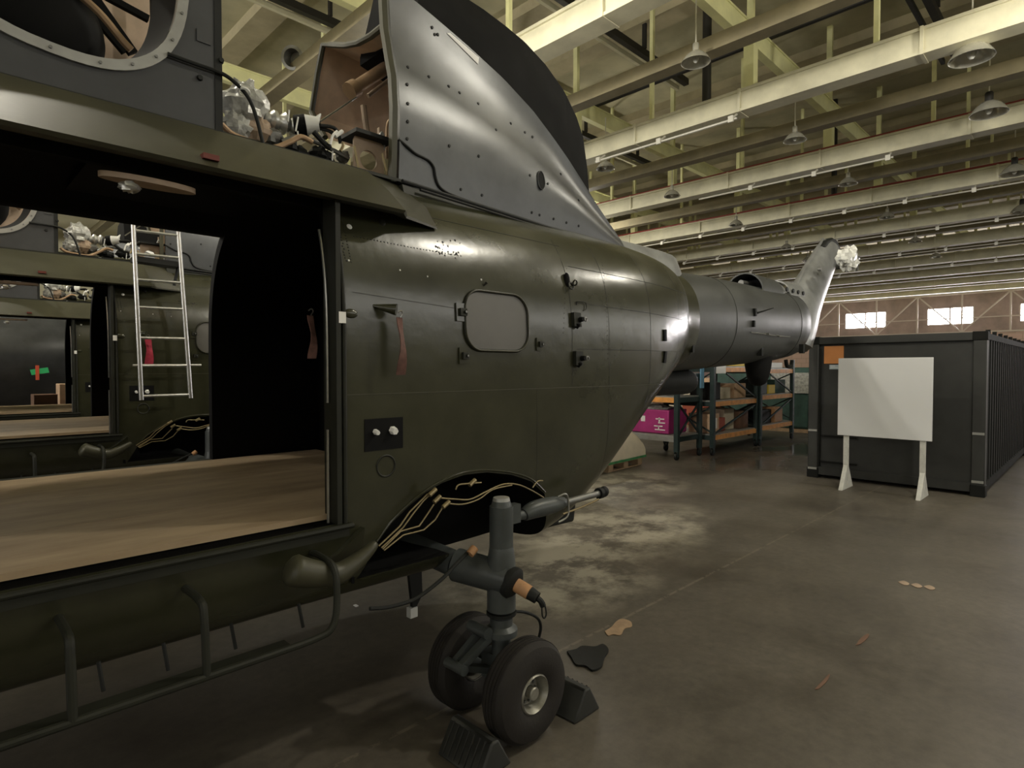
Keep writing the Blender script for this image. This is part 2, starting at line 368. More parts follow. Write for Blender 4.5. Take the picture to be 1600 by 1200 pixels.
# ---- roof steelwork
tn = [2]
def trim(mb, mats, smooth=35):
    o = struct(mb, 'trim_%d' % tn[0], mats, smooth); tn[0] += 1; return o
BX = [2.6, 7.05, 11.5, 16.1, 20.6, 25.2, 29.8, 34.4, 39, 43.6, 48.2]
MY = [-8.1, -3.7, .7, 5.08, 9.45, 13.8, 18.2, 22.6, 27.0]
for i, x in enumerate(BX):                               # cream box girders across the hall
    b = MB(); b.box((x, YR, 6.93), (x+.30, YL, 7.30)); b.box((x-.04, YR, 6.90), (x+.34, YL, 6.95)); b.box((x-.04, YR, 7.28), (x+.34, YL, 7.33))
    for y in (2.2, 5.2, 7.6, 10.8, 13.9): b.box((x-.055, y, 6.89), (x+.36, y+.05, 7.34))
    trim(b, 'beam_cream')
for i, x in enumerate(BX[:-1]):                          # secondary beams, brown dimmed to carry the shade on their faces
    xm = x+2.15; b = MB(); b.box((xm, YR, 7.02), (xm+.18, YL, 7.27)); b.box((xm-.05, YR, 7.0), (xm+.23, YL, 7.04)); trim(b, 'beam_shaded_brown')
for y in MY:                                             # yellow lengthwise members above them
    b = MB(); b.box((XB, y-.08, 8.15), (XE-1, y+.08, 8.52)); b.box((XB, y-.10, 8.5), (XE-1, y+.10, 8.54))
    trim(b, 'beam_yellow')
for i, x in enumerate(BX):                               # posts: girder to member to roof, one frame line per girder
    b = MB()
    for y in MY:
        b.box((x+.05, y-.10, 7.3), (x+.25, y+.10, 8.16))
        b.box((x+.1, y-.06, 8.5), (x+.2, y+.06, ZC))
        b.box((x+.08, y+2.16, 7.3), (x+.16, y+2.24, ZC))
    trim(b, 'beam_yellow')
for i, x in enumerate(BX[:-1]):                          # shallow ribs under the roof slab
    b = MB(); b.box((x+.9, YR, 10.15), (x+1.5, YL, ZC)); b.box((x+3.1, YR, 10.15), (x+3.7, YL, ZC)); trim(b, 'roof_rib')
AY = PZ(1010, 95, 9.4).y; BY = PZ(500, 35, 9.4).y; CYR = PZ(1465, 45, 9.4).y
# ---- services hung from the roof
ORD = ['nearest', 'second', 'third', 'fourth', 'fifth', 'sixth', 'seventh', 'eighth', 'ninth', 'tenth']
n_c = 0
for i, x in enumerate(BX[2:8]):                          # thin white conduit on stand-off brackets below each girder
    t = empty('conduit_run', (x-.15, 6, 6.6), 'thin white conduit on brackets under the %s cream girder counted from the helicopter' % ORD[i], 'conduit', 'conduits under the girders')
    y0 = [5.2, 3.6, 1.0, 1.0, 1.5, 2.0][i]; y1 = [8.6, 8.4, 16, 14, 16, 18][i]
    MB().cyl((x-.18, y0, 6.72), (x-.18, y1, 6.72), .022, n=8).build('tube', 'conduit', t)
    y = y0+.1
    while y < y1:
        q = MB(); q.box((x-.20, y-.02, 6.70), (x-.16, y+.02, 6.74)); q.bar((x-.18, y, 6.74), (x+.05, y, 6.90), .03, .03); q.box((x-.24, y-.05, 6.66), (x-.2, y+.05, 6.78)); q.build('bracket', 'conduit', t); y += 1.6
for i, (x, y0, y1) in enumerate(((16.05, 1.0, 20), (20.5, .8, 20))):
    o = MB().cyl((x+.1, y0-6, 7.362), (x+.1, y1, 7.362), .035, n=10).build('sprinkler_pipe', 'red_pipe')
    tag(o, 'thin dark red pipe lying along the top of the %s cream girder' % ('second' if i == 0 else 'third'), 'pipe')
for i, (x0, x1, y, z, lab) in enumerate(((6.0, 14.6, AY, 9.4, 'long black double rail under the roof ending at the black upright pole'), (3.0, 20, BY, 9.4, 'long black rail under the roof seen through the gap above the engine bay'), (9.0, 18.0, CYR, 9.4, 'short black double rail under the roof at the top right corner'))):
    t = empty('overhead_rail', ((x0+x1)/2, y, z), lab, 'rail')
    MB().box((x0, y-.12, z), (x1, y+.02, z+.16)).build('channel', 'rail_black', t)
    MB().box((x0, y+.16, z-.05), (x1, y+.24, z+.06)).build('strip', 'beam_cream' if i < 2 else 'rail_black', t)
    xx = x0+.5
    while xx < x1: MB().box((xx-.03, y-.15, z+.16), (xx+.03, y-.05, ZC)).build('hanger', 'rail_black', t); xx += 3
p = PZ(1104, 158, 7.33)
tag(MB().cyl((11.65, PX(1104, 158, 11.65).y, 7.33), (11.65, PX(1104, 158, 11.65).y, ZC), .09, n=14).build('drain_pipe', 'rail_black'), 'black vertical pole standing on the first cream girder beside the hanging lamp', 'pipe')
tag(MB().cyl((20.75, PX(1303, 312, 20.75).y, 7.33), (20.75, PX(1303, 312, 20.75).y, ZC), .08, n=12).build('drain_pipe', 'rail_black'), 'black vertical pole rising behind the third cream girder', 'pipe')
tag(MB().cyl((PZ(1020, 130, 8.6).x, 3, 8.592), (PZ(1020, 130, 8.6).x, 18, 8.592), .05, n=10).build('cable_duct', 'rail_black'), 'thin black pipe running across under the roof behind the first lamp', 'pipe')
tag(MB().lathe(tuple(PZ(477, 101, 7.4)), (-.8, -.6, -.25), [(0, 0), (.14, 0), (.16, .1), (.16, .42), (.2, .45), (.2, .5), (.15, .5), (.13, .3), (0, .3)], 20).build('floodlight', 'dull_steel'), 'small grey cylinder floodlight under the roof, seen above the engine bay', 'lamp')
# ---- high-bay lamps
def lamp(p, size, lab, stem=.5, dark=False):
    t = empty('high_bay_lamp', p, lab, 'lamp', 'high-bay lamps under the roof'); x, y, z = p; s = size
    MB().cyl((x, y, z+.62*s), (x, y, z+.62*s+stem), .012, n=8).build('stem', 'conduit', t)
    MB().lathe(p, (0, 0, 1), [(0, .66*s), (.09*s, .66*s), (.11*s, .62*s), (.11*s, .40*s), (.16*s, .36*s)], 20).build('ballast_housing', 'lamp_shade' if not dark else 'rail_black', t)
    MB().lathe(p, (0, 0, 1), [(.14*s, .38*s), (.22*s, .34*s), (.36*s, .22*s), (.46*s, .08*s), (.50*s, 0), (.485*s, 0), (.44*s, .08*s), (.34*s, .21*s), (.2*s, .32*s)], 28).build('reflector', 'lamp_shade', t)
    MB().sphere((x, y, z+.16*s), .11*s, .11*s, .17*s, 12, 8).build('bulb', 'lamp_glass', t)
rows = [('row above the white board', [(1087, 98), (1242, 220), (1325, 288), (1386, 340), (1430, 378), (1462, 402)], .46), ('row at the right edge', [(1518, 92), (1545, 178), (1585, 272), (1597, 332)], .62), ('row behind the tail cowling', [(946, 264), (1050, 307), (1150, 352), (1229, 388), (1262, 408)], .46)]
for rn, pts, sz in rows:
    for i, (u, v) in enumerate(pts):
        p = PZ(u, v, 6.72); lamp(tuple(p), sz, '%s bell-shaped high-bay lamp from the camera in the %s' % (ORD[i], rn), .7 if i else .95, rn.endswith('edge'))
# ================================================================== HELICOPTER
YC = 3.57
HELI = empty('helicopter', (2.1, YC, 0), 'nearest dark green helicopter with open cabin door and grey tail cowling, filling the left', 'helicopter')
TAB = [(-4.6, .35, 1.15, 2.05, 2.2, 2.2), (-4.2, .75, .98, 2.35, 2.3, 2.4), (-3.4, 1.02, .84, 2.7, 2.6, 4), (-2.4, 1.15, .74, 2.96, 3.0, 9), (-1, 1.15, .74, 2.99, 3.0, 9), (1, 1.15, .74, 2.99, 3.0, 9), (2.6, 1.15, .74, 2.99, 3.0, 9), (3.2, 1.15, .80, 2.98, 3.0, 5), (3.7, 1.14, .98, 2.97, 3.0, 3.2),
       (4.1, 1.11, 1.20, 2.96, 2.9, 2.6), (4.5, 1.04, 1.44, 2.95, 2.75, 2.4), (4.8, .95, 1.60, 2.94, 2.55, 2.3), (5.1, .75, 1.71, 2.93, 2.4, 2.2), (5.4, .58, 1.79, 2.92, 2.3, 2.2), (5.8, .53, 1.82, 2.93, 2.2, 2.2)]
def lerp_tab(tab, x):
    for i in range(len(tab)-1):
        if tab[i][0] <= x <= tab[i+1][0]:
            a, b = tab[i], tab[i+1]; p = tab[max(i-1, 0)]; q = tab[min(i+2, len(tab)-1)]
            h = b[0]-a[0]; t = (x-a[0])/h; out = []
            for k in range(1, len(a)):
                m0 = (b[k]-p[k])/(b[0]-p[0]) * h; m1 = (q[k]-a[k])/(q[0]-a[0]) * h
                out.append((2*t**3-3*t*t+1)*a[k]+(t**3-2*t*t+t)*m0+(-2*t**3+3*t*t)*b[k]+(t**3-t*t)*m1)
            return out
    return list(tab[-1][1:])
def ring(x, w, zb, zt, n, nl=None, N=72, off=0.0, yc=YC):
    cz = zb + (zt-zb)*.5; hh = (zt-zb)/2; out = []
    nl = nl or n
    for i in range(N):
        a = 2*PI*i/N; c, s = math.cos(a), math.sin(a); e = 2/(n if s > 0 else nl)
        out.append(Vector((x, yc+(w-off)*math.copysign(abs(c)**e, c), cz+(hh-off)*math.copysign(abs(s)**e, s))))
    return out
def stations(tab, step):
    x = tab[0][0]; xs = []
    while x < tab[-1][0]-1e-6: xs.append(x); x += step
    return xs+[tab[-1][0]]
outer = MB().loft([ring(x, *lerp_tab(TAB, x)) for x in stations(TAB, .1)])
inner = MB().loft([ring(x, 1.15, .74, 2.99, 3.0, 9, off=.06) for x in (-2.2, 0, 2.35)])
fl = MB().box((-2.4, 2, .5), (2.5, 5.2, 1.165))
def tmpobj(mb, nm, mi):
    for i in range(len(mb.mi)): mb.mi[i] = mi
    me = mb.mesh(nm, ['olive', 'interior', 'seam', 'olive_band', 'white']); o = bpy.data.objects.new(nm, me); COL.objects.link(o); return o
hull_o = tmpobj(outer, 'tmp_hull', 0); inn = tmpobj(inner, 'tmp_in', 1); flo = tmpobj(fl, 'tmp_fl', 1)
def boolean(o, cut, op):
    m = o.modifiers.new('b', 'BOOLEAN'); m.operation = op; m.object = cut; m.solver = 'EXACT'; m.material_mode = 'TRANSFER' if hasattr(m, 'material_mode') else m.material_mode
    bpy.context.view_layer.update(); dg = bpy.context.evaluated_depsgraph_get()
    me = bpy.data.meshes.new_from_object(o.evaluated_get(dg)); o.modifiers.clear(); o.data = me
boolean(inn, flo, 'DIFFERENCE')
boolean(hull_o, inn, 'DIFFERENCE')
d1 = MB().box((-.28, 2.0, 1.16), (1.32, 3.1, 2.66)); d2 = MB().box((-.28, 4.1, 1.16), (1.52, 5.2, 2.78))
for d in (d1, d2): boolean(hull_o, tmpobj(d, 'tmp_d', 1), 'DIFFERENCE')
# wheel well: side opening with an arched rim, both sides
arc = [(590, 850), (612, 818), (640, 790), (665, 770), (690, 755), (725, 742), (762, 738), (800, 742), (830, 752), (852, 772)]
wp = [PY(u, v, 2.42) for u, v in arc]
poly = [(p.x, p.z) for p in wp]
poly = [(1.43, .87)] + poly + [(2.72, .98), (2.9, .5), (2.02, .5), (1.98, .87)]
for y0, y1 in ((2.0, 2.95),):
    w = MB().prism([(x, y0, z) for x, z in poly], (0, y1-y0, 0)); boolean(hull_o, tmpobj(w, 'tmp_w', 1), 'DIFFERENCE')
hm = hull_o.data
BV = BVHTree.FromPolygons([v.co for v in hm.vertices], [list(p.vertices) for p in hm.polygons])
def HS(x, z, y0=0.5):          # point on the near hull skin
    r = BV.ray_cast(Vector((x, y0, z)), Vector((0, 1, 0))); return (r[0], r[1]) if r[0] else (Vector((x, 2.42, z)), Vector((0, -1, 0)))
def HP(u, v):                  # hull point seen at a pixel
    r = BV.ray_cast(CAM, ray(u, v).normalized())
    if r[0] is None: return PY(u, v, 2.42), Vector((0, -1, 0))
    return r[0], (r[1] if r[1].dot(ray(u, v)) < 0 else -r[1])
H2 = MB(); H2.v = [v.co.copy() for v in hm.vertices]; H2.f = [list(p.vertices) for p in hm.polygons]; H2.mi = [p.material_index for p in hm.polygons]
def seam(pts, w=.004, dense=14, src=HP, m=2):
    H2.m = m; P = []
    for i in range(len(pts)-1):
        for k in range(dense): t = k/dense; P.append(src(pts[i][0]+(pts[i+1][0]-pts[i][0])*t, pts[i][1]+(pts[i+1][1]-pts[i][1])*t))
    P.append(src(*pts[-1])); vs = []; fs = []
    for i, (p, n) in enumerate(P):
        d = (P[min(i+1, len(P)-1)][0]-P[max(i-1, 0)][0])
        if d.length < 1e-6: d = Vector((1, 0, 0))
        s = n.cross(d.normalized()).normalized()
        vs += [p+n*.0016-s*w/2, p+n*.0016+s*w/2]
    for i in range(len(P)-1):
        if (P[i][0]-P[i+1][0]).length < .25: fs.append((2*i, 2*i+1, 2*i+3, 2*i+2))
    H2.add(vs, fs)
def rivet(p, n, r=.004, m=2):
    H2.m = m; H2.cyl(p-n*.001, p+n*.002, r, r*.7, 8)
def rivets(pts, k, r=.004):
    L = len(pts)-1
    for i in range(k):
        t = i/(k-1)*L; j = min(int(t), L-1); f = t-j
        rivet(*HP(pts[j][0]+(pts[j+1][0]-pts[j][0])*f, pts[j][1]+(pts[j+1][1]-pts[j][1])*f), r)
seam([(1.36, 1.735), (4.2, 1.735)], .0035, 60, HS, 3)
seam([(3.35, 2.75), (3.35, .98)], .003, 30, HS); seam([(3.9, 2.75), (3.9, 1.2)], .004, 30, HS); seam([(4.45, 2.8), (4.45, 1.6)], .003, 30, HS)
seam([(3.0, 2.52), (4.9, 2.50)], .003, 30, HS); seam([(3.0, 2.28), (4.9, 2.26)], .003, 30, HS); seam([(3.0, 1.98), (4.8, 2.0)], .003, 30, HS); seam([(4.7, 2.7), (4.7, 1.75)], .003, 20, HS)
seam([(1.40, 2.2), (2.0, 2.17)], .002, 20, HS); seam([(2.95, 2.7), (2.95, 1.75)], .003, 20, HS); seam([(2.62, 1.75), (2.62, 1.1)], .002, 20, HS)
seam([(1.9, 2.66), (3.0, 2.66)], .003, 20, HS)
rivets([(553, 369), (640, 386), (720, 400)], 34, .0045)
for k in range(15): rivet(*HP(527+k*1.0+random.uniform(-1, 1), 343+k*4.6), .005); rivet(*HP(535+k*1.0, 345+k*4.6), .004)
for k in range(26): rivet(*HP(676+random.uniform(0, 48), 372+random.uniform(0, 34)), random.uniform(.003, .008))
rivets([(940, 405), (948, 470), (950, 560)], 26, .0035); rivets([(885, 420), (880, 520)], 14, .003)
for u, v, r in ((546, 354, .016), (752, 437, .007)): rivet(*HP(u, v), r, 4)
for u, v, r in ((625, 422, .005), (668, 432, .005), (545, 407, .006)): rivet(*HP(u, v), r, 4)
me = H2.mesh('fuselage', ['olive', 'interior', 'seam', 'olive_band', 'white'], Vector((2.1, YC, 0)), 40, fix=False)
fus = bpy.data.objects.new('fuselage', me); COL.objects.link(fus); fus.parent = HELI; ORG['fuselage'] = Vector((2.1, YC, 0))
for o in list(bpy.data.objects):
    if o.name.startswith('tmp_'): bpy.data.objects.remove(o)
# door head fairing / rail: the sloped band along the roof edge
def band(side):
    sec = [(2.80, 2.875), (2.70, 2.865), (2.50, 2.72), (2.36, 2.600), (2.375, 2.588), (2.46, 2.60), (2.52, 2.63), (2.80, 2.80)]
    rings = []
    for x, k in ((-2.2, 1), (-1, 1), (0, 1), (1.0, 1), (1.64, 1), (1.70, .6), (1.95, .12)):
        r = []
        for y, z in sec:
            q = HS(x, z)[0].y if z < 2.9 else y
            yy = y if k == 1 else q+.006 + (min(y, q)-q-.006)*k if y < q else y
            r.append(Vector((x, yy if side > 0 else 2*YC-yy, z)))
        rings.append(r)
    return MB().loft(rings)
band(1).build('door_rail_fairing', 'olive_band', HELI, smooth=25)
b = MB().box((-.28, 2.44, 2.62), (1.30, 2.50, 2.66)); b.box((-.28, 2.54, 2.58), (1.3, 2.57, 2.66)); b.build('door_track', 'interior', HELI)
# rounded deck edge strip where cowlings sit
MB().box((-2.0, 2.74, 2.868), (1.98, 2.77, 2.884)).build('deck_edge_strip', 'olive_dark', HELI)
MB().box((.6, 2.78, 2.865), (2.0, 4.36, 2.9)).build('engine_deck', 'black', HELI)
# door frame
jm = MB()
pr_ = [HS(1.345, z)[0] for z in [1.16+.06*i for i in range(25)]]
jm.tube([p+Vector((0, -.006, 0)) for p in pr_], .011, 8, False); jm.build('door_seal', 'olive_dark', HELI)
ja = MB(); ja.tube([Vector((1.29, p.y+.045, p.z)) for p in pr_[9:23]], .007, 8, False); ja.build('door_guide_rod', 'steel', HELI)
ja = MB(); ja.tube([Vector((1.29, p.y+.045, p.z)) for p in pr_[0:8]], .007, 8, False); ja.build('door_guide_rod', 'steel', HELI)
MB().box((1.302, 2.405, 1.16), (1.325, 2.52, 2.62)).build('door_jamb', 'olive_dark', HELI)
p = HS(1.34, 2.08)[0]; tp = MB().box((1.315, p.y-.018, 2.055), (1.35, p.y+.01, 2.105)).build('white_tape', 'white_pale', HELI); tp['label'] = 'white tape on the door frame'
sl = MB(); sl.box((-.28, 2.405, 1.10), (1.36, 2.45, 1.135)); sl.cyl((-.3, 2.405, 1.145), (1.38, 2.405, 1.145), .012, n=10); sl.box((-.28, 2.43, 1.13), (1.32, 2.5, 1.16)); sl.build('door_sill', 'olive_dark', HELI)
sd = MB(); sd.box((-.28, 4.64, 1.10), (1.52, 4.72, 1.185)); sd.build('door_sill', 'olive_dark', HELI)
# cabin floor boards
cfm = MB()
cfm.prism([(-2.1, 2.50, 1.168), (1.36, 2.50, 1.168), (1.66, 2.99, 1.168), (2.3, 2.99, 1.168), (2.3, 3.07, 1.168), (-2.1, 3.07, 1.168)], (0, 0, .024))
for y0, y1 in ((3.074, 3.78), (3.784, 4.60)): cfm.box((-2.1, y0, 1.168), (2.3, y1, 1.192))
cfm.build('cabin_floor', 'wood', HELI)
li = MB(); c = PZ(233, 284, 2.55)
li.prism([(c.x+.16*math.cos(a)*(1 if abs(math.cos(a)) < .9 else 1), c.y+.045*math.sin(a), 2.535) for a in [2*PI*i/24 for i in range(24)]], (0, 0, .02))
lt = li.build('ceiling_light', 'primer', HELI)
MB().sphere(PZ(202, 292, 2.50), .035, .025, .02, 12, 8, .25).build('foil_wrap', 'alu', lt)
mr = MB().box((PY(313, 249, 2.42).x, 2.385, 2.635), (PY(338, 256, 2.42).x, 2.46, 2.655)).build('red_marking', 'red', HELI); mr['label'] = 'small red label on the roof band'
# access panel
def rrect(cx, cz, w, h, r, k=8):
    out = []
    for i, (sx, sz) in enumerate(((1, 1), (-1, 1), (-1, -1), (1, -1))):
        for j in range(k+1):
            a = PI/2*i + PI/2*j/k; out.append((cx+sx*(w/2-r)+r*math.cos(a), cz+sz*(h/2-r)+r*math.sin(a)))
    return out
ol = rrect(2.295, 2.115, .48, .325, .11)
ap = MB(); pts = [HS(x, z) for x, z in ol]
cc, cn = HS(2.295, 2.115)
ap.add([p+n*.006 for p, n in pts]+[cc+cn*.008], [(i, (i+1) % len(pts), len(pts)) for i in range(len(pts))])
acc = ap.build('access_panel', 'pane_grey', HELI)
MB().tube([p+n*.006 for p, n in pts]+[pts[0][0]+pts[0][1]*.006], .0085, 8, False, False).build('panel_frame', 'olive_dark', acc)
MB().tube([p+n*.014 for p, n in pts]+[pts[0][0]+pts[0][1]*.014], .0045, 8, False, False).build('panel_seal', 'olive_band', acc)
def local(p, n):
    x = Vector((0, 0, 1)).cross(-n).normalized() * -1; z = (-n).cross(x)
    if z.z < 0: z = -z
    return x, z
def latch(u, v, s=1.0, nm='latch'):
    p, n = HP(u, v); x, z = local(p, n); b = MB()
    b.obox(p+n*.004, x*.028*s, z*.048*s, n*.006); b.m = 1
    b.obox(p+x*.012*s+n*.012, x*.022*s, z*.02*s, n*.012); b.cyl(p+x*.018*s+n*.0, p+x*.018*s+n*.035*s, .013*s, .008*s, 12); b.cyl(p+x*.03*s+n*.02*s-z*.014*s, p+x*.03*s+n*.02*s+z*.014*s, .008*s, n=10)
    b.m = 2; b.cyl(p+x*.018*s+n*.03*s, p+x*.018*s+n*.037*s, .006*s, n=10)
    return b.build(nm, ['olive', 'olive_dark', 'dull_steel'], HELI)
latch(718, 488, 1.0); latch(722, 556, .9)
latch(841, 538, .8, 'lock')
for u, v in ((898, 500), (901, 560)):
    p, n = HP(u, v); x, z = local(p, n); b = MB()
    b.obox(p+n*.012, x*.035, z*.045, n*.014); b.m = 1; b.cyl(p+x*.02+n*.02, p+x*.02+n*.055, .018, .014, 14); b.cyl(p-z*.05+n*.01, p-z*.03+n*.03, .014, n=10); b.m = 2
    b.lathe(p+x*.045+n*.05, n, [(.010, 0), (.016, .002), (.016, .006), (.010, .008)], 14); b.build('socket', ['olive_dark', 'black', 'dull_steel'], HELI)
p, n = HP(885, 438); x, z = local(p, n); b = MB(); b.sphere(p, .022, .022, .05, 12, 8); b.m = 1; b.lathe(p+x*.012-z*.045+n*.012, n, [(.018, 0), (.026, .002), (.026, .008), (.018, .01)], 16); b.lathe(p+x*.05-z*.02+n*.02, x, [(.014, 0), (.02, .002), (.02, .008), (.014, .01)], 16)
b.build('tie_down_ring', ['black', 'olive_dark'], HELI)
p, n = HP(907, 477); x, z = local(p, n); b = MB(); b.tube([p-x*.04+n*.002, p-x*.04+z*.02+n*.01, p+x*.04+z*.02+n*.01, p+x*.045-z*.02+n*.01, p+x*.02-z*.035+n*.004], .003, 6); b.build('wire_loop', 'olive_dark', HELI)
for u, v in ((1038, 524), (1038, 558)):
    p, n = HP(u, v); x, z = local(p, n); MB().obox(p, x*.02, z*.045, n*.012).build('drain_fitting', 'black', HELI)
for u, v in ((597, 348),):
    p, n = HP(u, v); MB().cyl(p, p+n*.012, .018, .012, 14).build('filler_cap', 'olive_dark', HELI)
p, n = HP(756, 447); MB().cyl(p, p+Vector((.01, -.012, .02)), .003, .008, 8).build('vent_nub', 'olive_dark', HELI)
# round blister behind the door, probe
p, n = HP(548, 490); MB().sphere(p, .035, .012, .022, 16, 10).build('blister', 'olive', HELI)
p, n = HP(582, 477); q = p+Vector((.085, -.07, -.02)); MB().cyl(p-n*.01, q, .006, .028, 14).build('static_probe', 'olive', HELI)
PROBE = q
# recessed refuelling point
p, n = HP(600, 678); x, z = local(p, n); b = MB(); b.obox(p, x*.105, z*.075, n*.003); rec = b.build('refuelling_point', 'black', HELI)
for dx, s in ((-.05, 1.0), (.045, 1.5)):
    b = MB(); b.cyl(p+x*dx+z*.015, p+x*dx+z*.015+n*.03-z*.005, .014*s, .011*s, 6); c = b.build('filler_cap', 'white_pale', rec); c['label'] = 'pale filler cap'
p, n = HP(603, 728); MB().lathe(p+n*.002, n, [(.045, 0), (.05, .003), (.055, 0)], 24).build('cover_ring', 'olive_dark', HELI)
# ---------------- front cowling with oval opening
YF = 2.75
def cowl_plate(y, mat_, x0, x1, z0, z1, nm, hole=True):
    N = 64; ring_i = []; ring_o = []
    cx, cz = .40, 3.43
    for i in range(N):
        a = 2*PI*i/N; c, s = math.cos(a), math.sin(a); e = 2/2.5
        x = .425*math.copysign(abs(c)**e, c); z = .43*math.copysign(abs(s)**e, s)
        t = math.radians(-6); X = cx+x*math.cos(t)-z*math.sin(t); Z = cz+x*math.sin(t)+z*math.cos(t); ring_i.append((X, Z))
        dx, dz = X-cx, Z-cz; k = min([((x1-cx)/dx if dx > 0 else (x0-cx)/dx) if abs(dx) > 1e-6 else 1e9, ((z1-cz)/dz if dz > 0 else (z0-cz)/dz) if abs(dz) > 1e-6 else 1e9])
        ring_o.append((cx+dx*k, cz+dz*k))
    for (qx, qz) in ((x0, z0), (x1, z0), (x1, z1), (x0, z1)):   # snap the nearest outer sample to each corner
        j = min(range(N), key=lambda i: (ring_o[i][0]-qx)**2+(ring_o[i][1]-qz)**2); ring_o[j] = (qx, qz)
    b = MB()
    vs = [(x, y, z) for x, z in ring_i]+[(x, y, z) for x, z in ring_o]+[(x, y+.02, z) for x, z in ring_i]+[(x, y+.02, z) for x, z in ring_o]
    fs = []
    for i in range(N):
        j = (i+1) % N; fs += [(i, j, N+j, N+i), (2*N+i, 3*N+i, 3*N+j, 2*N+j), (i, 2*N+i, 2*N+j, j), (N+i, N+j, 3*N+j, 3*N+i)]
    b.add(vs, fs); return b.build(nm, mat_, HELI, smooth=30), ring_i
fc, ro = cowl_plate(YF, 'cowl_front', -1.9, .95, 2.875, 4.35, 'front_cowling')
rg = MB(); vs = []; fs = []; N = len(ro); cx = sum(p[0] for p in ro)/N; cz = sum(p[1] for p in ro)/N
for k, (s, dy) in enumerate(((1.0, .0), (1.0, -.012), (.91, -.012), (.91, .03))):
    for x, z in ro: vs.append((cx+(x-cx)*s, YF+dy, cz+(z-cz)*s))
for k in range(3):
    for i in range(N): fs.append((k*N+i, k*N+(i+1) % N, (k+1)*N+(i+1) % N, (k+1)*N+i))
rg.add(vs, fs); rgo = rg.build('opening_ring', 'ring_grey', fc)
for i in range(0, N, 3):
    x, z = ro[i]; MB().cyl((cx+(x-cx)*.955, YF-.018, cz+(z-cz)*.955), (cx+(x-cx)*.955, YF-.010, cz+(z-cz)*.955), .006, n=8).build('ring_bolt', 'dull_steel', fc)
dk = MB(); vs = []; fs = []
for k, (s, dy) in enumerate(((.905, .02), (.86, .12), (.80, .22))):
    for x, z in ro: vs.append((cx+(x-cx)*s, YF+dy, cz+(z-cz)*s))
for k in range(2):
    for i in range(N): fs.append((k*N+i, k*N+(i+1) % N, (k+1)*N+(i+1) % N, (k+1)*N+i))
dk.add(vs, fs); dk.build('opening_lip', 'black', fc)
# far side of that cowling: primer-coloured inside with frames
b = MB(); b.box((-1.9, 4.37, 2.95), (.9, 4.39, 4.2)); b.box((-1.9, 3.62, 2.93), (.9, 3.65, 4.1)); fcp = b.build('cowling_inner_panel', 'primer_lit', HELI)
b = MB()
for q, r, w in (((140, -12), (208, 84), .045), ((165, -6), (232, 30), .03), ((100, -30), (195, 82), .03)): b.bar(PY(*q, 3.5), PY(*r, 3.5), w, .03, (0, 1, 0))
b.bar(PY(238, -20, 3.52), PY(240, 78, 3.52), .02, .03, (0, 1, 0)); b.build('frame_strut', 'interior', fcp)
b = MB(); b.tube([PY(110, -20, 3.3), PY(155, 20, 3.3), PY(190, 62, 3.3), PY(205, 78, 3.3)], .018, 8); b.build('engine_pipe', 'copper_tan', fcp)
b = MB(); b.cyl(PY(262, 60, 3.15), PY(272, 30, 3.2), .05, n=16); b.build('canister', 'ring_grey', fcp)
b = MB(); b.sphere(PY(40, 40, 3.45), .3, .2, .28, 24, 14); b.build('engine_body', 'interior', HELI)
for u, v in ((312, 122), (345, 95)):
    p = PY(u, v, YF); MB().cyl(p+Vector((0, .005, 0)), p-Vector((0, .012, 0)), .014, .010, 12).build('fastener', 'rubber', fc)
p = PY(318, 58, YF); MB().obox(p-Vector((0, .002, 0)), (.028, 0, 0), (0, 0, .026), (0, .003, 0)).build('patch_plate', 'cowl_front', fc)
b = MB(); b.box((.925, YF-.004, 2.88), (.955, YF+.03, 4.35)); b.build('cowling_edge', 'rubber', fc)
# ---------------- engine bay clutter between the cowlings
def pxt(pts, y): return [PY(u, v, y) for u, v in pts]
def wrap(name, u, v, y, rx, ry, rz, mt='plastic', jit=.22): return MB().sphere(PY(u, v, y), rx, ry, rz, 18, 12, jit).build(name, mt, HELI, smooth=20)
wrap('wrapped_unit', 382, 165, 2.98, .10, .09, .11); wrap('wrapped_unit', 368, 200, 2.95, .07, .07, .07); wrap('wrapped_unit', 398, 205, 2.97, .08, .07, .08, 'primer')
b = MB(); b.tube(pxt([(408, 184), (430, 190), (452, 196), (478, 206)], 3.0), lambda t: .045+.012*math.sin(t*26), 12); b.build('foil_duct', 'alu', HELI)
b = MB(); b.cyl(PY(460, 196, 2.98), PY(478, 196, 2.95), .05, .055, 16); b.build('valve_body', 'black', HELI)
vc = MB(); vc.cyl(PY(478, 195, 2.93), PY(498, 194, 2.9), .05, .035, 16); vc.cyl(PY(493, 190, 2.9), PY(501, 178, 2.9), .02, .004, 10); vc.build('valve_cap', 'white', HELI)
MB().tube(pxt([(346, 194), (362, 209), (390, 221), (425, 231), (452, 222), (470, 214), (488, 222)], 2.84), .0135, 10).build('bleed_pipe', 'copper_tan', HELI)
MB().tube(pxt([(262, 84), (300, 98), (345, 114), (366, 128), (380, 142), (391, 158), (401, 185), (411, 225)], 2.735), .0085, 8).build('black_hose', 'rubber', HELI)
MB().lathe(PY(381, 145, 2.74), (.2, .3, 1), [(.02, 0), (.026, .004), (.026, .012), (.02, .016)], 16).build('hose_clip', 'white', HELI)
MB().tube(pxt([(500, 196), (520, 199), (528, 208), (532, 224)], 2.88), .010, 8).build('fuel_line', 'rubber', HELI)
MB().tube(pxt([(490, 206), (505, 222), (516, 232)], 2.86), .014, 8).build('fuel_line', 'rubber', HELI)
MB().tube(pxt([(497, 200), (515, 205), (527, 215)], 2.9), .010, 8).build('fuel_line', 'rubber', HELI)
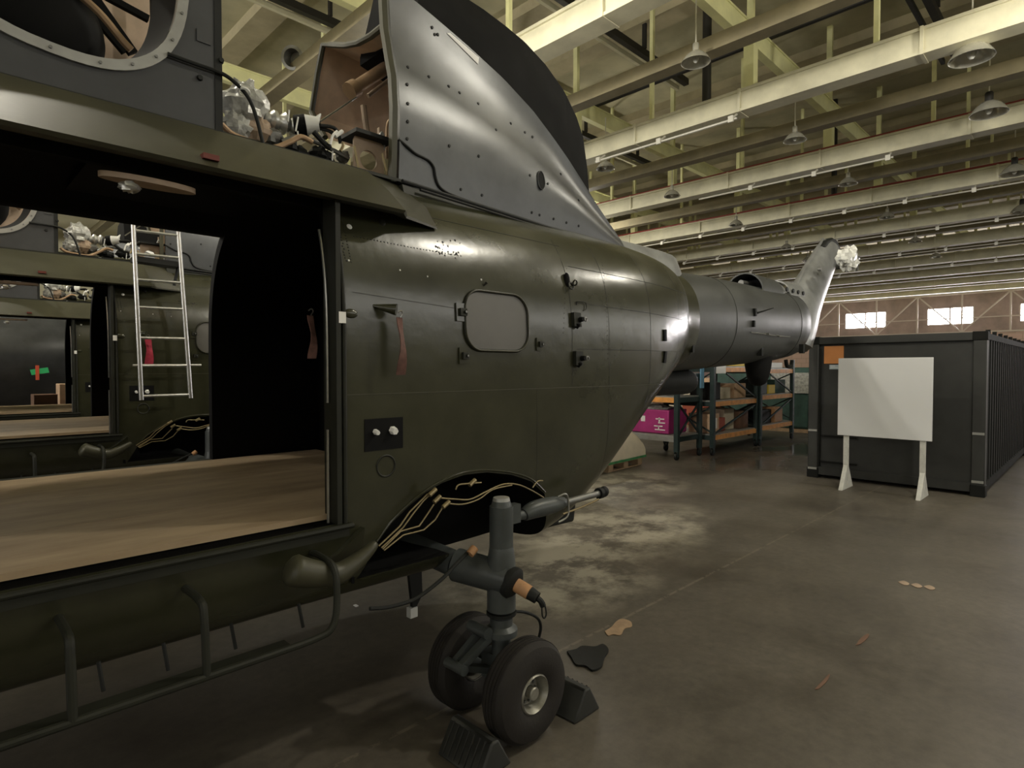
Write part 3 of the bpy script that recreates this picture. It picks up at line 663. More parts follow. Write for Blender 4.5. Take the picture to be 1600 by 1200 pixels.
MB().tube(pxt([(440, 222), (470, 214), (515, 232), (545, 248)], 2.92), .012, 8).build('steel_pipe', 'dull_steel', HELI)
MB().cyl(PY(500, 190, 3.05), PY(557, 152, 3.3), .006, n=8).build('control_rod', 'steel', HELI)
b = MB(); b.cyl(PY(551, 140, 3.4), PY(640, 82, 3.35), .040, n=16); b.build('torque_tube', 'copper_tan', HELI)
MB().cyl(PY(546, 143, 3.4), PY(556, 137, 3.4), .055, n=16).build('tube_collar', 'copper_tan', HELI)
MB().cyl(PY(575, 150, 3.45), PY(625, 112, 3.4), .014, n=10).build('control_rod', 'primer', HELI)
MB().tube(pxt([(575, 215), (571, 190), (568, 165)], 3.5), .02, 8).build('frame_rib', 'primer', HELI)
b = MB(); b.tube(pxt([(527, 205), (520, 212), (516, 226)], 2.84), .007, 8); b.cyl(PY(524, 213, 2.84), PY(535, 205, 2.84), .010, n=8); b.build('connector', 'white_pale', HELI)
b = MB(); b.tube(pxt([(532, 236), (536, 228), (535, 222)], 2.82), .008, 8); b.build('connector', 'brass', HELI)
for u, v, w in ((458, 240, .012), (519, 258, .026)):
    p = PY(u, v, 2.79); MB().obox(p, (w, 0, 0), (0, .01, 0), (0, 0, .008)).build('tag_plate', 'white', HELI)
for u, v, r in ((450, 230, .05), (468, 240, .045), (425, 215, .05), (497, 240, .045), (510, 246, .04), (535, 245, .04)):
    MB().sphere(PY(u, v, 2.95), r, r, r*.8, 12, 8, .2).build('accessory_unit', 'dull_steel' if v % 2 else 'rubber', HELI, smooth=20)
for u0, v0, u1, v1 in ((452, 172, 450, 190), (466, 183, 462, 205), (520, 236, 519, 255), (465, 205, 466, 215)):
    MB().cyl(PY(u0, v0, 2.86), PY(u1, v1, 2.86), .004, n=6).build('lock_wire', 'white', HELI)
# bracket box with lightening hole
bk = MB(); A = [PY(545, 226, 2.84), PY(556, 222, 2.9), PY(607, 240, 2.84)]
x0 = PY(553, 240, 2.86).x; x1 = PY(600, 250, 2.86).x
bk.box((x0-.02, 2.80, 3.095), (x1+.03, 2.98, 3.115)); bt_ = bk.build('bracket_top', 'rubber', HELI)
N = 40; cxx, czz, rr_ = (x0+x1)/2-.005, 2.985, .052; vs = []; fs = []
xo0, xo1, zo0, zo1 = x0, x1, 2.885, 3.095
for y in (2.86, 2.872):
    for i in range(N): a = 2*PI*i/N; vs.append((cxx+rr_*math.cos(a), y, czz+rr_*math.sin(a)))
    for i in range(N):
        a = 2*PI*i/N; c, s = math.cos(a), math.sin(a); k = min(abs(((xo1 if c > 0 else xo0)-cxx)/c) if abs(c) > 1e-6 else 9, abs(((zo1 if s > 0 else zo0)-czz)/s) if abs(s) > 1e-6 else 9); vs.append((cxx+k*c, y, czz+k*s))
for i in range(N): j = (i+1) % N; fs += [(i, j, N+j, N+i), (2*N+i, 3*N+i, 3*N+j, 2*N+j), (i, 2*N+i, 2*N+j, j), (N+i, N+j, 3*N+j, 3*N+i)]
MB().add(vs, fs).build('bracket_plate', 'primer', HELI, smooth=30)
b = MB(); b.bar(PY(553, 228, 2.80), PY(562, 272, 2.79), .012, .012); b.bar(PY(597, 240, 2.80), PY(607, 282, 2.79), .010, .010); b.build('bracket_leg', 'brass', HELI)
MB().tube(pxt([(594, 236), (592, 218), (597, 207), (600, 222), (600, 234)], 2.87), .007, 8).build('bracket_hook', 'ring_grey', HELI)
MB().tube(pxt([(605, 248), (604, 205), (608, 188), (621, 185)], 2.92), .007, 8).build('drain_line', 'copper_tan', HELI)
b = MB(); b.box((x1+.0, 2.9, 2.9), (1.84, 2.92, 3.2)); b.build('bay_bulkhead', 'primer', HELI)
# ---------------- tail cowling
top = [(606, -34), (647, 0), (683, 30), (733, 73), (787, 123), (833, 173), (863, 213), (887, 247), (910, 283), (933, 320), (953, 350), (970, 375), (981, 396)]
stA = []
for i, (u, v) in enumerate(top):
    t = i/(len(top)-1); p = PY(u, v, 2.83+.05*t); stA.append(p)
xs0, xe = 1.865, stA[-1].x
def topz(x):
    for i in range(len(stA)-1):
        if stA[i].x <= x <= stA[i+1].x: k = (x-stA[i].x)/(stA[i+1].x-stA[i].x); return stA[i].lerp(stA[i+1], k)
    return stA[0] if x < stA[0].x else stA[-1]
tc = MB(); rings = []; K = 44
for i in range(K+1):
    x = xs0+(xe-xs0)*i/K; T = topz(x); T.x = x; t = i/K
    B = Vector((x, 2.75+.10*t, 2.865-.06*t)); h = T.z-B.z; r = []
    prof = [(0, 0), (.15, -.01), (.35, -.018), (.5, -.012), (.58, .005), (.75, .03), (.9, .02), (1.0, 0)]
    for q, dy in prof: r.append(Vector((x, B.y+(T.y-B.y)*max(0, (q-.4)/.6)**1.3+dy*min(1, h*2), B.z+h*q)))
    rings.append(r+[p+Vector((0, .03, 0)) for p in reversed(r)])
tc.loft(rings); tcow = tc.build('tail_cowling', 'cowl_grey', HELI, smooth=50)
tme = tcow.data; TBV = BVHTree.FromPolygons([v.co+Vector((2.1, YC, 0)) for v in tme.vertices], [list(p.vertices) for p in tme.polygons])
def TP(u, v):
    r = TBV.ray_cast(CAM, ray(u, v).normalized())
    if r[0] is None: return PY(u, v, 2.78), Vector((0, -1, 0))
    return r[0], (r[1] if r[1].dot(ray(u, v)) < 0 else -r[1])
# frame strip down the front edge
b = MB(); b.loft([[p+Vector((dx, dy, 0)) for dx, dy in ((-.05, -.003), (-.02, -.008), (-.02, .03), (-.05, .03))] for p in rings[0][:8]]); b.build('cowling_front_edge', 'olive_band', tcow)
# black crest behind the panel's top edge
cp = [(640, -52), (695, 0), (733, 23), (767, 47), (800, 73), (833, 107), (863, 147), (883, 187), (893, 217), (892, 233), (886, 247)]
C3 = [PY(u, v, 3.10) for u, v in cp]; cr_ = []
n_ = 40
for i in range(n_+1):
    x = 2.1+(C3[8].x-2.1)*(i/n_)
    zt = None
    for j in range(8):
        if C3[j].x <= x <= C3[j+1].x: k = (x-C3[j].x)/(C3[j+1].x-C3[j].x); zt = C3[j].z+(C3[j+1].z-C3[j].z)*k
    if zt is None: zt = C3[0].z
    Tz = topz(min(x, xe-.02)); z0 = min(Tz.z-.03, zt-.1); 
    cr_.append([Vector((x, y, z)) for y, z in ((Tz.y+.035, z0-.05), (Tz.y+.045, z0), (Tz.y+.07, z0+(zt-z0)*.5), (Tz.y+.115, zt-.02), (Tz.y+.16, zt), (Tz.y+.3, zt+.0), (Tz.y+.5, zt-.06), (Tz.y+.7, z0), (Tz.y+.7, z0-.05))])
MB().loft(cr_).build('exhaust_crest', 'cowl_black', HELI, smooth=60)
# far half: primer inner wall with pale frame edge
fe = [(600, 262), (545, 235), (508, 215), (487, 175), (496, 115), (505, 70), (520, 70), (540, 71), (560, 67), (580, 56), (600, 40), (622, 20)]
FE = [PX(u, v, 1.97) for u, v in fe[2:]]
b = MB()
ri = [list(FE), [Vector((p.x+.45, max(p.y+.05, 3.0), p.z)) for p in FE], [Vector((p.x+1.0, max(p.y+.03, 3.15), p.z-.05)) for p in FE]]
ri = [r+[p+Vector((.0, .012, .012)) for p in reversed(r)] for r in ri]
b.loft(ri); far = b.build('cowling_far_half', 'primer_lit', HELI, smooth=40)
b = MB(); b.tube(FE, .020, 8, False); b.build('frame_edge', 'olive_band', far)
b = MB(); b.box((2.75, 3.0, 2.9), (2.78, 3.75, 3.5)); b.build('bay_end_wall', 'primer_lit', HELI)
# wavy seal strips and lower rail of tail cowling
def strip(pts, nm, w, mt, off=.004):
    P = [TP(*q) for q in pts]; MB().tube([p+n*off for p, n in P], w, 8).build(nm, mt, tcow)
strip([(623, 218), (634, 228), (648, 240), (660, 246), (670, 252), (677, 262), (680, 278), (686, 292), (700, 302), (730, 314), (780, 330), (830, 346), (880, 364), (925, 380), (960, 391)], 'seal_strip', .0085, 'rubber')
b = MB(); b.tube([Vector((xs0+(xe+.02-xs0)*i/20, 2.715+.10*i/20, 2.866-.062*i/20)) for i in range(21)], .012, 8); b.tube([Vector((xs0+.1+(xe+.02-xs0)*i/20, 2.69+.10*i/20, 2.835-.066*i/20)) for i in range(21)], .008, 8); b.build('seal_strip', 'rubber', tcow)
MB().loft([[Vector((x, y+.10*(x-xs0)/(xe-xs0), z-.05*(x-xs0)/(xe-xs0))) for y, z in ((2.70, 2.80), (2.715, 2.85), (2.78, 2.85), (2.78, 2.8))] for x in (xs0, 2.6, 3.4, xe+.05)]).build('cowling_rail', 'olive_dark', HELI)
for u, v in ((637, 105), (636, 132), (637, 162), (637, 190), (636, 217), (670, 120), (701, 135), (718, 145), (747, 162), (775, 203), (798, 193), (820, 207), (832, 214), (748, 244), (702, 228), (675, 43), (679, 54), (684, 54), (828, 274), (856, 287), (865, 342), (885, 348), (904, 353), (843, 336), (831, 332), (753, 305), (720, 296), (876, 272), (904, 313)):
    p, n = TP(u, v); MB().cyl(p-n*.001, p+n*.005, .010, .008, 10).build('fastener', 'rubber', tcow)
p, n = TP(845, 282); x, z = local(p, n); b = MB(); b.add([p+n*.004+x*.036*math.cos(2*PI*i/24)+z*.062*math.sin(2*PI*i/24) for i in range(24)], [tuple(range(24))]); b.build('vent_hole', 'black', tcow)
MB().tube([p+n*.004+x*.038*math.cos(2*PI*i/24)+z*.064*math.sin(2*PI*i/24) for i in range(25)], .004, 6, False, False).build('vent_rim', 'cowl_grey', tcow)
P = [TP(u, v) for u, v in ((698, 52), (703, 52), (748, 90), (747, 101))]; b = MB(); b.add([q+n*.003 for q, n in P], [(0, 1, 2, 3)]); o = b.build('white_stripe', 'white_pale', tcow); o['label'] = 'white slanted marking stripe'
# dorsal fairing aft of the cowling
rg_ = []
for x, s in ((4.5, .75), (4.9, .95), (5.3, 1.0), (5.75, .95), (5.92, .75), (5.98, .4)):
    rg_.append([Vector((x, YC-.34*s, 2.78)), Vector((x, YC-.33*s, 2.9)), Vector((x, YC-.24*s, 3.02+.06*s)), Vector((x, YC-.1, 3.05+.09*s)), Vector((x, YC+.1, 3.05+.09*s)), Vector((x, YC+.24*s, 3.02+.06*s)), Vector((x, YC+.33*s, 2.9)), Vector((x, YC+.34*s, 2.78))])
MB().loft(rg_).build('dorsal_fairing', 'pylon', HELI, smooth=50)
# ---------------- tail boom
TB = [(5.6, .525, 1.80, 2.93, 2.15), (6.6, .525, 1.85, 2.975, 2.1), (8.4, .48, 1.95, 3.0, 2.1), (9.35, .44, 2.03, 3.02, 2.1), (9.5, .36, 2.10, 2.98, 2.1)]
tbm = MB().loft([ring(x, *lerp_tab(TB, x), N=48) for x in stations(TB, .25)])
boom = tbm.build('tail_boom', 'boom', HELI, smooth=40)
bme = boom.data; BBV = BVHTree.FromPolygons([v.co+Vector((2.1, YC, 0)) for v in bme.vertices], [list(p.vertices) for p in bme.polygons])
def BP(u, v):
    r = BBV.ray_cast(CAM, ray(u, v).normalized())
    if r[0] is None: return PY(u, v, 3.1), Vector((0, -1, 0))
    return r[0], (r[1] if r[1].dot(ray(u, v)) < 0 else -r[1])
for x in (6.7, 8.9):
    R_ = ring(x, *lerp_tab(TB, x), N=48, off=-.001); MB().tube(R_+[R_[0]], .003, 6, False, False).build('boom_seam', 'olive_dark', boom)
P = [BP(u, v)[0]+BP(u, v)[1]*.01 for u, v in ((1172, 519), (1190, 521), (1210, 524), (1233, 526))]
MB().tube(P, .007, 6).build('wire_aerial', 'steel', boom)
for u, v in ((1196, 521), (1213, 524)):
    p, n = BP(u, v); MB().cyl(p, p+n*.05, .012, n=8).build('aerial_post', 'steel', boom)
for u, v, s in ((1178, 488, .035), (1188, 548, .05), (1080, 545, .03), (1253, 545, .05), (1176, 506, .03)):
    p, n = BP(u, v); MB().obox(p, (s*.6, 0, 0), (0, .03, 0), (0, 0, s*1.3)).build('boom_fitting', 'rubber', boom)
p, n = BP(1183, 489); MB().cyl(p, p+n*.16+Vector((.1, 0, .03)), .012, .004, 8).build('static_probe', 'rubber', boom)
# drive shaft cover: half-round hoods along the top
sh = MB()
def hood(x0, x1, r0, r1, z0, z1, nm, mt):
    rg = []
    for k in range(9):
        t = k/8; x = x0+(x1-x0)*t; r = r0+(r1-r0)*t; z = z0+(z1-z0)*t
        rg.append([Vector((x, YC-.02+r*math.cos(a), z+r*math.sin(a))) for a in [PI*i/14 for i in range(15)]]+[Vector((x, YC-.02+(r-.02)*math.cos(a), z+(r-.02)*math.sin(a))) for a in [PI-PI*i/14 for i in range(15)]])
    return MB().loft(rg).build(nm, mt, boom, smooth=50)
hood(8.0, 8.75, .27, .25, 2.90, 2.91, 'shaft_hood', 'boom'); hood(8.75, 9.1, .25, .17, 2.91, 2.94, 'shaft_hood', 'pylon'); hood(9.05, 9.6, .24, .25, 2.93, 2.95, 'shaft_hood', 'pylon')
b = MB(); b.cyl((7.9, YC-.02, 3.02), (9.7, YC-.02, 3.06), .04, n=12); b.build('drive_shaft', 'dull_steel', boom)
b = MB(); b.box((8.3, YC-.2, 2.9), (8.34, YC+.2, 3.1)); b.build('shaft_bearing', 'black', boom)
for x in (8.85, 9.1, 9.3, 9.5):
    MB().cyl((x, YC-.26, 3.0), (x, YC-.28, 3.0), .03, n=10).build('hood_fastener', 'rubber', boom)
# pods under the boom
tp_ = MB().lathe((4.6, 3.62, 1.70), (1, 0, 0), [(0, 0), (.10, .0), (.145, .05), (.15, .3), (.15, 1.95), (.12, 2.05), (0, 2.08)], 24); tp_.build('flare_pod', 'rubber', HELI)
rg_ = []
for z, rx, ry in ((2.05, .30, .16), (1.9, .27, .15), (1.75, .22, .13), (1.65, .14, .09), (1.62, .05, .04)):
    rg_.append([Vector((8.25+rx*math.cos(a), YC-.12+ry*math.sin(a), z)) for a in [2*PI*i/20 for i in range(20)]])
MB().loft(rg_).build('tail_skid_fairing', 'black', HELI, smooth=60)
MB().tube([(9.3, YC-.1, 1.99), (9.35, YC-.1, 1.9), (9.5, YC-.1, 1.9), (9.55, YC-.1, 1.98)], .03, 8).build('tow_lug', 'rubber', HELI)
# ---------------- tail pylon
py_ = []
for (lx, lz), (tx, tz), h in (((9.15, 2.30), (10.16, 2.12), .30), ((9.3, 2.6), (10.44, 2.40), .29), ((9.5, 2.9), (10.74, 2.70), .25), ((9.85, 3.15), (11.0, 2.98), .22), ((10.30, 3.50), (11.32, 3.30), .19), ((10.70, 3.80), (11.66, 3.64), .165), ((11.03, 4.03), (11.94, 3.92), .14), ((11.12, 4.10), (11.84, 4.03), .10)):
    r = []
    for i in range(20):
        a = 2*PI*i/20; c = (1+math.cos(a))/2; X = tx+(lx-tx)*c; Z = tz+(lz-tz)*c; th = h*math.sin(a)*(1 if c > .25 else .75); r.append(Vector((X, YC-.02+th, Z)))
    py_.append(r)
pyl = MB().loft(py_).build('tail_pylon', 'pylon', HELI, smooth=50)
b = MB(); b.prism([PY(u, v, YC-.11) for u, v in ((1288, 384), (1293, 375), (1302, 371), (1309, 376), (1314, 387), (1311, 400), (1303, 409), (1297, 400))], (0, .14, 0)); b.build('gearbox_housing', 'rubber', pyl, bevel=.03)
b = MB(); b.cyl((11.55, YC-.1, 3.72), (11.62, YC-.45, 3.74), .11, .08, 16); b.lathe((11.58, YC-.25, 3.73), (.25, -1, 0), [(.02, 0), (.17, 0), (.17, .06), (.02, .06)], 20); b.build('rotor_hub', 'dull_steel', pyl)
for i in range(5):
    a = 2*PI*i/5+.3; c = Vector((11.62, YC-.38, 3.76)); d = Vector((math.cos(a), 0, math.sin(a)))
    MB().cyl(c+d*.06, c+d*.2, .04, n=8).build('blade_cuff', 'dull_steel', pyl)
for i, (du, dv, s) in enumerate(((1318, 402, .13), (1328, 397, .12), (1331, 410, .12), (1322, 413, .10), (1326, 404, .14))):
    MB().sphere(PY(du, dv, 2.95), s, s*.8, s, 12, 8, .35).build('plastic_wrap', 'plastic_white', pyl, smooth=15)
b = MB(); b.tube([r[0]+Vector((0, -.0, 0)) for r in py_], .025, 6, False); b.build('pylon_edge', 'pylon', pyl)
p = PY(1278, 421, YC-.2); MB().cyl(p, p-Vector((0, .05, 0)), .03, n=10).build('pylon_light', 'dull_steel', pyl)
# ---------------- landing gear
LG = MB(); S0 = Vector((2.13, 2.22, 0))
LG.cyl((2.13, 2.22, .62), (2.13, 2.22, 1.14), .062, n=24); LG.cyl((2.13, 2.22, 1.14), (2.13, 2.22, 1.17), .056, .045, 24)
LG.cyl((2.13, 2.22, .60), (2.13, 2.22, .74), .075, n=24)
LG.tube([(2.13, 2.22, .93), (2.13, 2.22, .87), (2.13, 2.225, .80)], lambda t: .062+.020*t, 20)
LG.cyl((2.14, 2.17, .765), (2.03, 2.46, .80), .082, .088, 24); LG.cyl((2.03, 2.46, .80), (1.99, 2.9, .84), .07, .07, 20)
LG.obox((2.20, 2.24, 1.08), (.07, 0, 0), (0, .025, 0), (0, 0, .05))
gear = LG.build('landing_gear', 'gear_grey', HELI, smooth=40)
MB().cyl((2.13, 2.22, 1.168), (2.13, 2.22, 1.185), .046, .042, 24).build('strut_cap', 'ring_grey', gear)
b = MB(); b.lathe((2.14, 2.165, .755), (.10, -.45, -.14), [(.02, -.02), (.075, -.02), (.082, .0), (.082, .025), (.06, .04), (.02, .04)], 24); b.build('pivot_ring', 'rubber', gear)
b = MB(); b.cyl((2.15, 2.13, .745), (2.175, 2.06, .715), .036, n=18); b.build('pivot_pin', 'orange_tan', gear)
b = MB(); b.cyl((2.175, 2.06, .715), (2.19, 2.02, .695), .034, .030, 18); b.tube([(2.19, 2.02, .695), (2.20, 2.005, .68), (2.21, 2.0, .655)], .016, 8); b.build('pin_plug', 'rubber', gear)
b = MB(); b.tube([(2.20, 2.0, .67), (2.205, 2.0, .61), (2.22, 2.0, .59), (2.235, 2.0, .61), (2.22, 2.0, .67)], .004, 8, True); b.build('plug_lanyard', 'rubber', gear)
b = MB(); b.cyl((2.13, 2.22, .30), (2.13, 2.22, .62), .05, n=22); b.lathe((2.13, 2.22, .46), (0, 0, 1), [(.05, 0), (.085, .01), (.085, .04), (.06, .06), (.06, .1), (.05, .1)], 24); b.build('oleo_piston', 'gear_grey', gear)
MB().lathe((2.13, 2.22, .575), (0, 0, 1), [(.05, 0), (.078, .0), (.078, .015), (.05, .015)], 24).build('piston_collar', 'rubber', gear)
b = MB(); b.cyl((2.12, 2.02, .25), (2.12, 2.50, .25), .032, n=18); b.obox((2.13, 2.25, .30), (.05, 0, 0), (0, .07, 0), (0, 0, .07)); b.build('axle', 'gear_grey', gear)
b = MB()
b.bar((2.08, 2.22, .50), (1.88, 2.26, .36), .04, .035); b.bar((2.08, 2.30, .50), (1.89, 2.32, .36), .03, .03); b.bar((1.88, 2.29, .36), (2.10, 2.25, .28), .05, .03); b.cyl((1.88, 2.22, .36), (1.88, 2.36, .36), .025, n=12); b.cyl((2.02, 2.2, .51), (2.02, 2.34, .51), .03, n=12)
b.build('torque_link', 'gear_grey', gear)
def wheel(y, out):
    R_ = .25; c = Vector((2.12, y, R_)); w = .085; b = MB()
    prof = [(.085, -w*.72), (.11, -w*.92), (.15, -w*1.02), (.19, -w), (.225, -w*.85), (.243, -w*.55)]
    for k in (-.36, -.12, .12, .36): prof += [(.249, w*(k-.10)), (.250, w*(k+.10)), (.2455, w*(k+.105)), (.2455, w*(k+.135))]
    prof += [(.243, w*.55), (.225, w*.85), (.19, w), (.15, w*1.02), (.11, w*.92), (.085, w*.72)]
    b.lathe(c, (0, -1, 0), prof, 56); t = b.build('tyre', 'tyre', gear, smooth=30)
    h = MB(); h.lathe(c, (0, -out, 0), [(.0, .035), (.03, .035), (.032, .065), (.028, .07), (.0, .07)], 20); h.lathe(c, (0, -out, 0), [(.03, .03), (.05, .015), (.066, .02), (.075, .055), (.090, .078), (.097, .07), (.092, .05), (.088, -.07)], 40)
    h.build('wheel_hub', 'hub', gear, smooth=40)
    if out > 0:
        for i in range(9): a = 2*PI*i/9; h2 = MB(); h2.cyl(c+Vector((.052*math.cos(a), -.012, .052*math.sin(a))), c+Vector((.052*math.cos(a), -.03, .052*math.sin(a))), .008, n=8); h2.build('wheel_bolt', 'dull_steel', gear)
wheel(2.04, 1); wheel(2.47, -1)
MB().tube(pxt([(800, 955), (822, 957), (840, 966), (845, 980), (842, 997)], 2.2), .008, 8).build('brake_hose', 'rubber', gear)
# retraction actuator
act = MB(); act.cyl((2.22, 2.26, 1.06), (2.34, 2.26, 1.05), .026, n=16); act.tube([(2.34, 2.26, 1.05), (2.42, 2.26, 1.065), (2.55, 2.25, 1.07), (2.66, 2.25, 1.07)], lambda t: .033+.018*math.sin(t*3.1), 18)
ac = act.build('retraction_jack', 'gear_grey', HELI)
b = MB(); b.cyl((2.64, 2.25, 1.065), (3.02, 2.25, 1.072), .020, n=16); b.build('jack_rod', 'dull_steel', ac)
b = MB(); b.sphere((3.06, 2.25, 1.075), .035, .03, .035, 14, 10); b.cyl((3.0, 2.25, 1.072), (3.03, 2.25, 1.072), .035, n=14); b.build('jack_end', 'rubber', ac)
MB().tube([(2.60, 2.20, 1.02), (2.8, 2.21, 1.03), (2.95, 2.21, 1.05)], .006, 6).build('jack_pipe', 'brass', ac)
MB().tube([(2.58, 2.22, 1.12), (2.63, 2.20, 1.13), (2.65, 2.2, 1.06), (2.64, 2.2, 1.0), (2.56, 2.2, .98)], .006, 8).build('jack_pipe', 'steel', ac)
# hydraulic pipes in the wheel well
for i, pl in enumerate(([(592, 853), (625, 822), (640, 800), (655, 785), (668, 772)], [(596, 856), (630, 824), (646, 802), (662, 782), (675, 770)], [(598, 858), (626, 830), (655, 822), (670, 800), (678, 788)], [(600, 860), (630, 836), (662, 828), (680, 812), (692, 792)])):
    MB().tube(pxt(pl, 2.36), .0042, 8, False).build('hydraulic_pipe', 'brass', HELI)
for pl in ([(686, 778), (712, 780), (735, 780), (760, 768), (785, 757), (808, 757), (830, 766), (850, 778)], [(695, 786), (722, 788), (748, 780), (770, 765), (800, 758)], [(712, 765), (716, 758), (728, 756), (752, 754)], [(832, 762), (840, 752), (848, 751)]):
    MB().tube(pxt(pl, 2.34), .0042, 8).build('hydraulic_pipe', 'brass', HELI)
for u, v in ((676, 769), (683, 780), (697, 788), (738, 754)):
    p = PY(u, v, 2.34); MB().cyl(p-Vector((.02, 0, .012)), p+Vector((.02, 0, .012)), .012, n=10).build('pipe_union', 'brass', HELI)
b = MB(); P = [HS(x, z+.012)[0]+Vector((0, -.002, 0)) for x, z in poly[1:-4]]; b.tube(P, .006, 8); b.build('wheel_well_rim', 'olive', HELI)
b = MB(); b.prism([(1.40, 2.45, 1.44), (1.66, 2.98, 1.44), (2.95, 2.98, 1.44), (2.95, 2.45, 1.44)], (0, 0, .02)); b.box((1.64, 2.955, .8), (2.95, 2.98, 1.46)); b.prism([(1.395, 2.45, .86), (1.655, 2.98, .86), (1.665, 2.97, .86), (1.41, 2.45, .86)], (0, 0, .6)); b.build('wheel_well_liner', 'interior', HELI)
b = MB(); b.prism([(2.75, 2.78, .98), (2.75, 2.78, .80), (3.0, 2.78, .73), (3.42, 2.78, .72), (3.46, 2.78, .95)], (0, .6, 0)); b.build('belly_fairing', 'rubber', HELI, bevel=.02)
# sponson nose fairing
sp = MB(); sp.tube(pxt([(450, 888), (468, 893), (495, 897), (525, 897), (548, 884), (570, 866), (588, 848)], 2.30), lambda t: .055*(1-t)**.6*min(1, (t*8+.35))+.012, 14)
sp.build('sponson_fairing', 'olive_band', HELI, smooth=60)
MB().prism([HS(1.22, 1.0)[0]+Vector((0, -.012, 0)), HS(1.3, 1.03)[0]+Vector((0, -.03, 0)), HS(1.42, 1.13)[0]+Vector((0, -.05, 0)), HS(1.42, .90)[0]+Vector((0, -.03, 0)), HS(1.2, .9)[0]], (0, .04, 0)).build('sponson_web', 'olive', HELI)
# boarding step
st = MB(); st.tube([HS(1.19, 1.05)[0]+Vector((0, .02, 0)), HS(1.19, 1.06)[0]+Vector((0, -.06, .0)), (1.195, 2.24, 1.03), (1.19, 2.21, .9), (1.165, 2.20, .81), (1.10, 2.20, .785), (.9, 2.20, .78), (.4, 2.20, .78), (-.3, 2.20, .78)], .014, 10)
step = st.build('boarding_step', 'olive_dark', HELI)
for x in (.69, .31): MB().tube([HS(x, 1.03)[0]+Vector((0, .02, 0)), (x, 2.26, 1.03), (x, 2.22, .98), (x, 2.2, .78)], .014, 10).build('step_post', 'olive_dark', step)
MB().box((-.3, 2.2, .772), (1.0, 2.28, .784)).build('step_tread', 'olive_dark', step)
for x in (.42, .62, .86, 1.14): MB().cyl((x, 2.45, .84), (x+.01, 2.43, .74), .007, n=6).build('belly_bracket', 'rubber', step)
# belly aerial, cable
b = MB(); b.prism([(2.36, 3.44, .83), (2.50, 3.44, .83), (2.52, 3.44, .24), (2.44, 3.44, .13)], (0, .03, 0)); an = b.build('blade_aerial', 'rubber', HELI)
MB().box((2.41, 3.43, .10), (2.47, 3.48, .17)).build('aerial_tip', 'white', an)
MB().tube([PY(732, 862, 2.3), PY(712, 882, 2.27), PY(690, 905, 2.25), (PY(650, 935, 2.25)), PY(610, 948, 2.25), PY(578, 951, 2.25)], .009, 8).build('loose_cable', 'rubber', HELI)
b = MB(); b.cyl(PY(734, 866, 2.28), PY(742, 856, 2.28), .022, n=12); b.build('cable_plug', 'orange_tan', HELI)
# ================================================================== OTHER HELICOPTERS (same type parked alongside)
def dup_heli(dx, dy, dz, lab):
    c = copy_tree(HELI); c.location = HELI.location+Vector((dx, dy, dz)); c['label'] = lab; c['group'] = 'helicopters parked side by side'; return c
H_2 = dup_heli(0.0, 4.33, .07, 'second dark green helicopter, with a ladder on its side, seen through the open cabin')
H_3 = dup_heli(.36, 8.75, .03, 'third dark helicopter, seen through the cabin doors of the two in front of it')
HELI['group'] = 'helicopters parked side by side'
f4 = empty('helicopter', (-.6, 16.8, 0), 'farthest dark grey helicopter body with a green and red tape cross, behind three cabins', 'helicopter', 'helicopters parked side by side')
b = MB(); rings = []
for x, r in ((-6, .5), (-5.4, .95), (-4, 1.2), (-1, 1.25), (1.2, 1.22), (2.2, 1.1), (3.2, .8), (4.2, .5), (6, .4)):
    rings.append([Vector((x, 16.8+r*math.cos(2*PI*i/36), 2.05+(1.25-r)*.4+r*.95*math.sin(2*PI*i/36))) for i in range(36)])
b.loft(rings); fb = b.build('fuselage', 'cowl_grey', f4, smooth=50)
for x in (-3.6, .3):
    for y in (16.2, 17.4): MB().lathe((x, y, .3), (0, 1, 0), [(.12, -.08), (.28, -.08), (.3, 0), (.28, .08), (.12, .08), (.12, -.08)], 24).build('tyre', 'tyre', f4); MB().cyl((x, y, .3), (x, y+(.1 if y < 16.8 else -.1), 1.2), .06, n=12).build('landing_leg', 'gear_grey', f4)
p = PY(62, 580, 15.58)
MB().obox(p, (.145, 0, .025), (0, .006, 0), (-.012, 0, .055)).build('green_tape', 'green_tape', f4)['label'] = 'green tape strip'
MB().obox(p+Vector((-.04, -.012, -.03)), (.03, 0, 0), (0, .005, 0), (0, 0, .15)).build('red_tape', 'red_tape', f4)['label'] = 'red tape strip'
# crates in the far aisle
c = PY(75, 622, 14.3)
for i, (u, v, w, h, mt, lab) in enumerate(((72, 640, .35, .55, 'brown_box', 'small dark crate on the floor beyond the third helicopter'), (107, 612, .28, .3, 'tan_box', 'tan box beyond the doors of the third helicopter'))):
    p = PY(u, v, 13.6 if i == 0 else 14.0); b = MB(); b.box((p.x-w/2, p.y, 0), (p.x+w/2, p.y+.4, p.z+h/2)); o = b.build('storage_crate', mt, None, bevel=.01); tag(o, lab, 'crate')
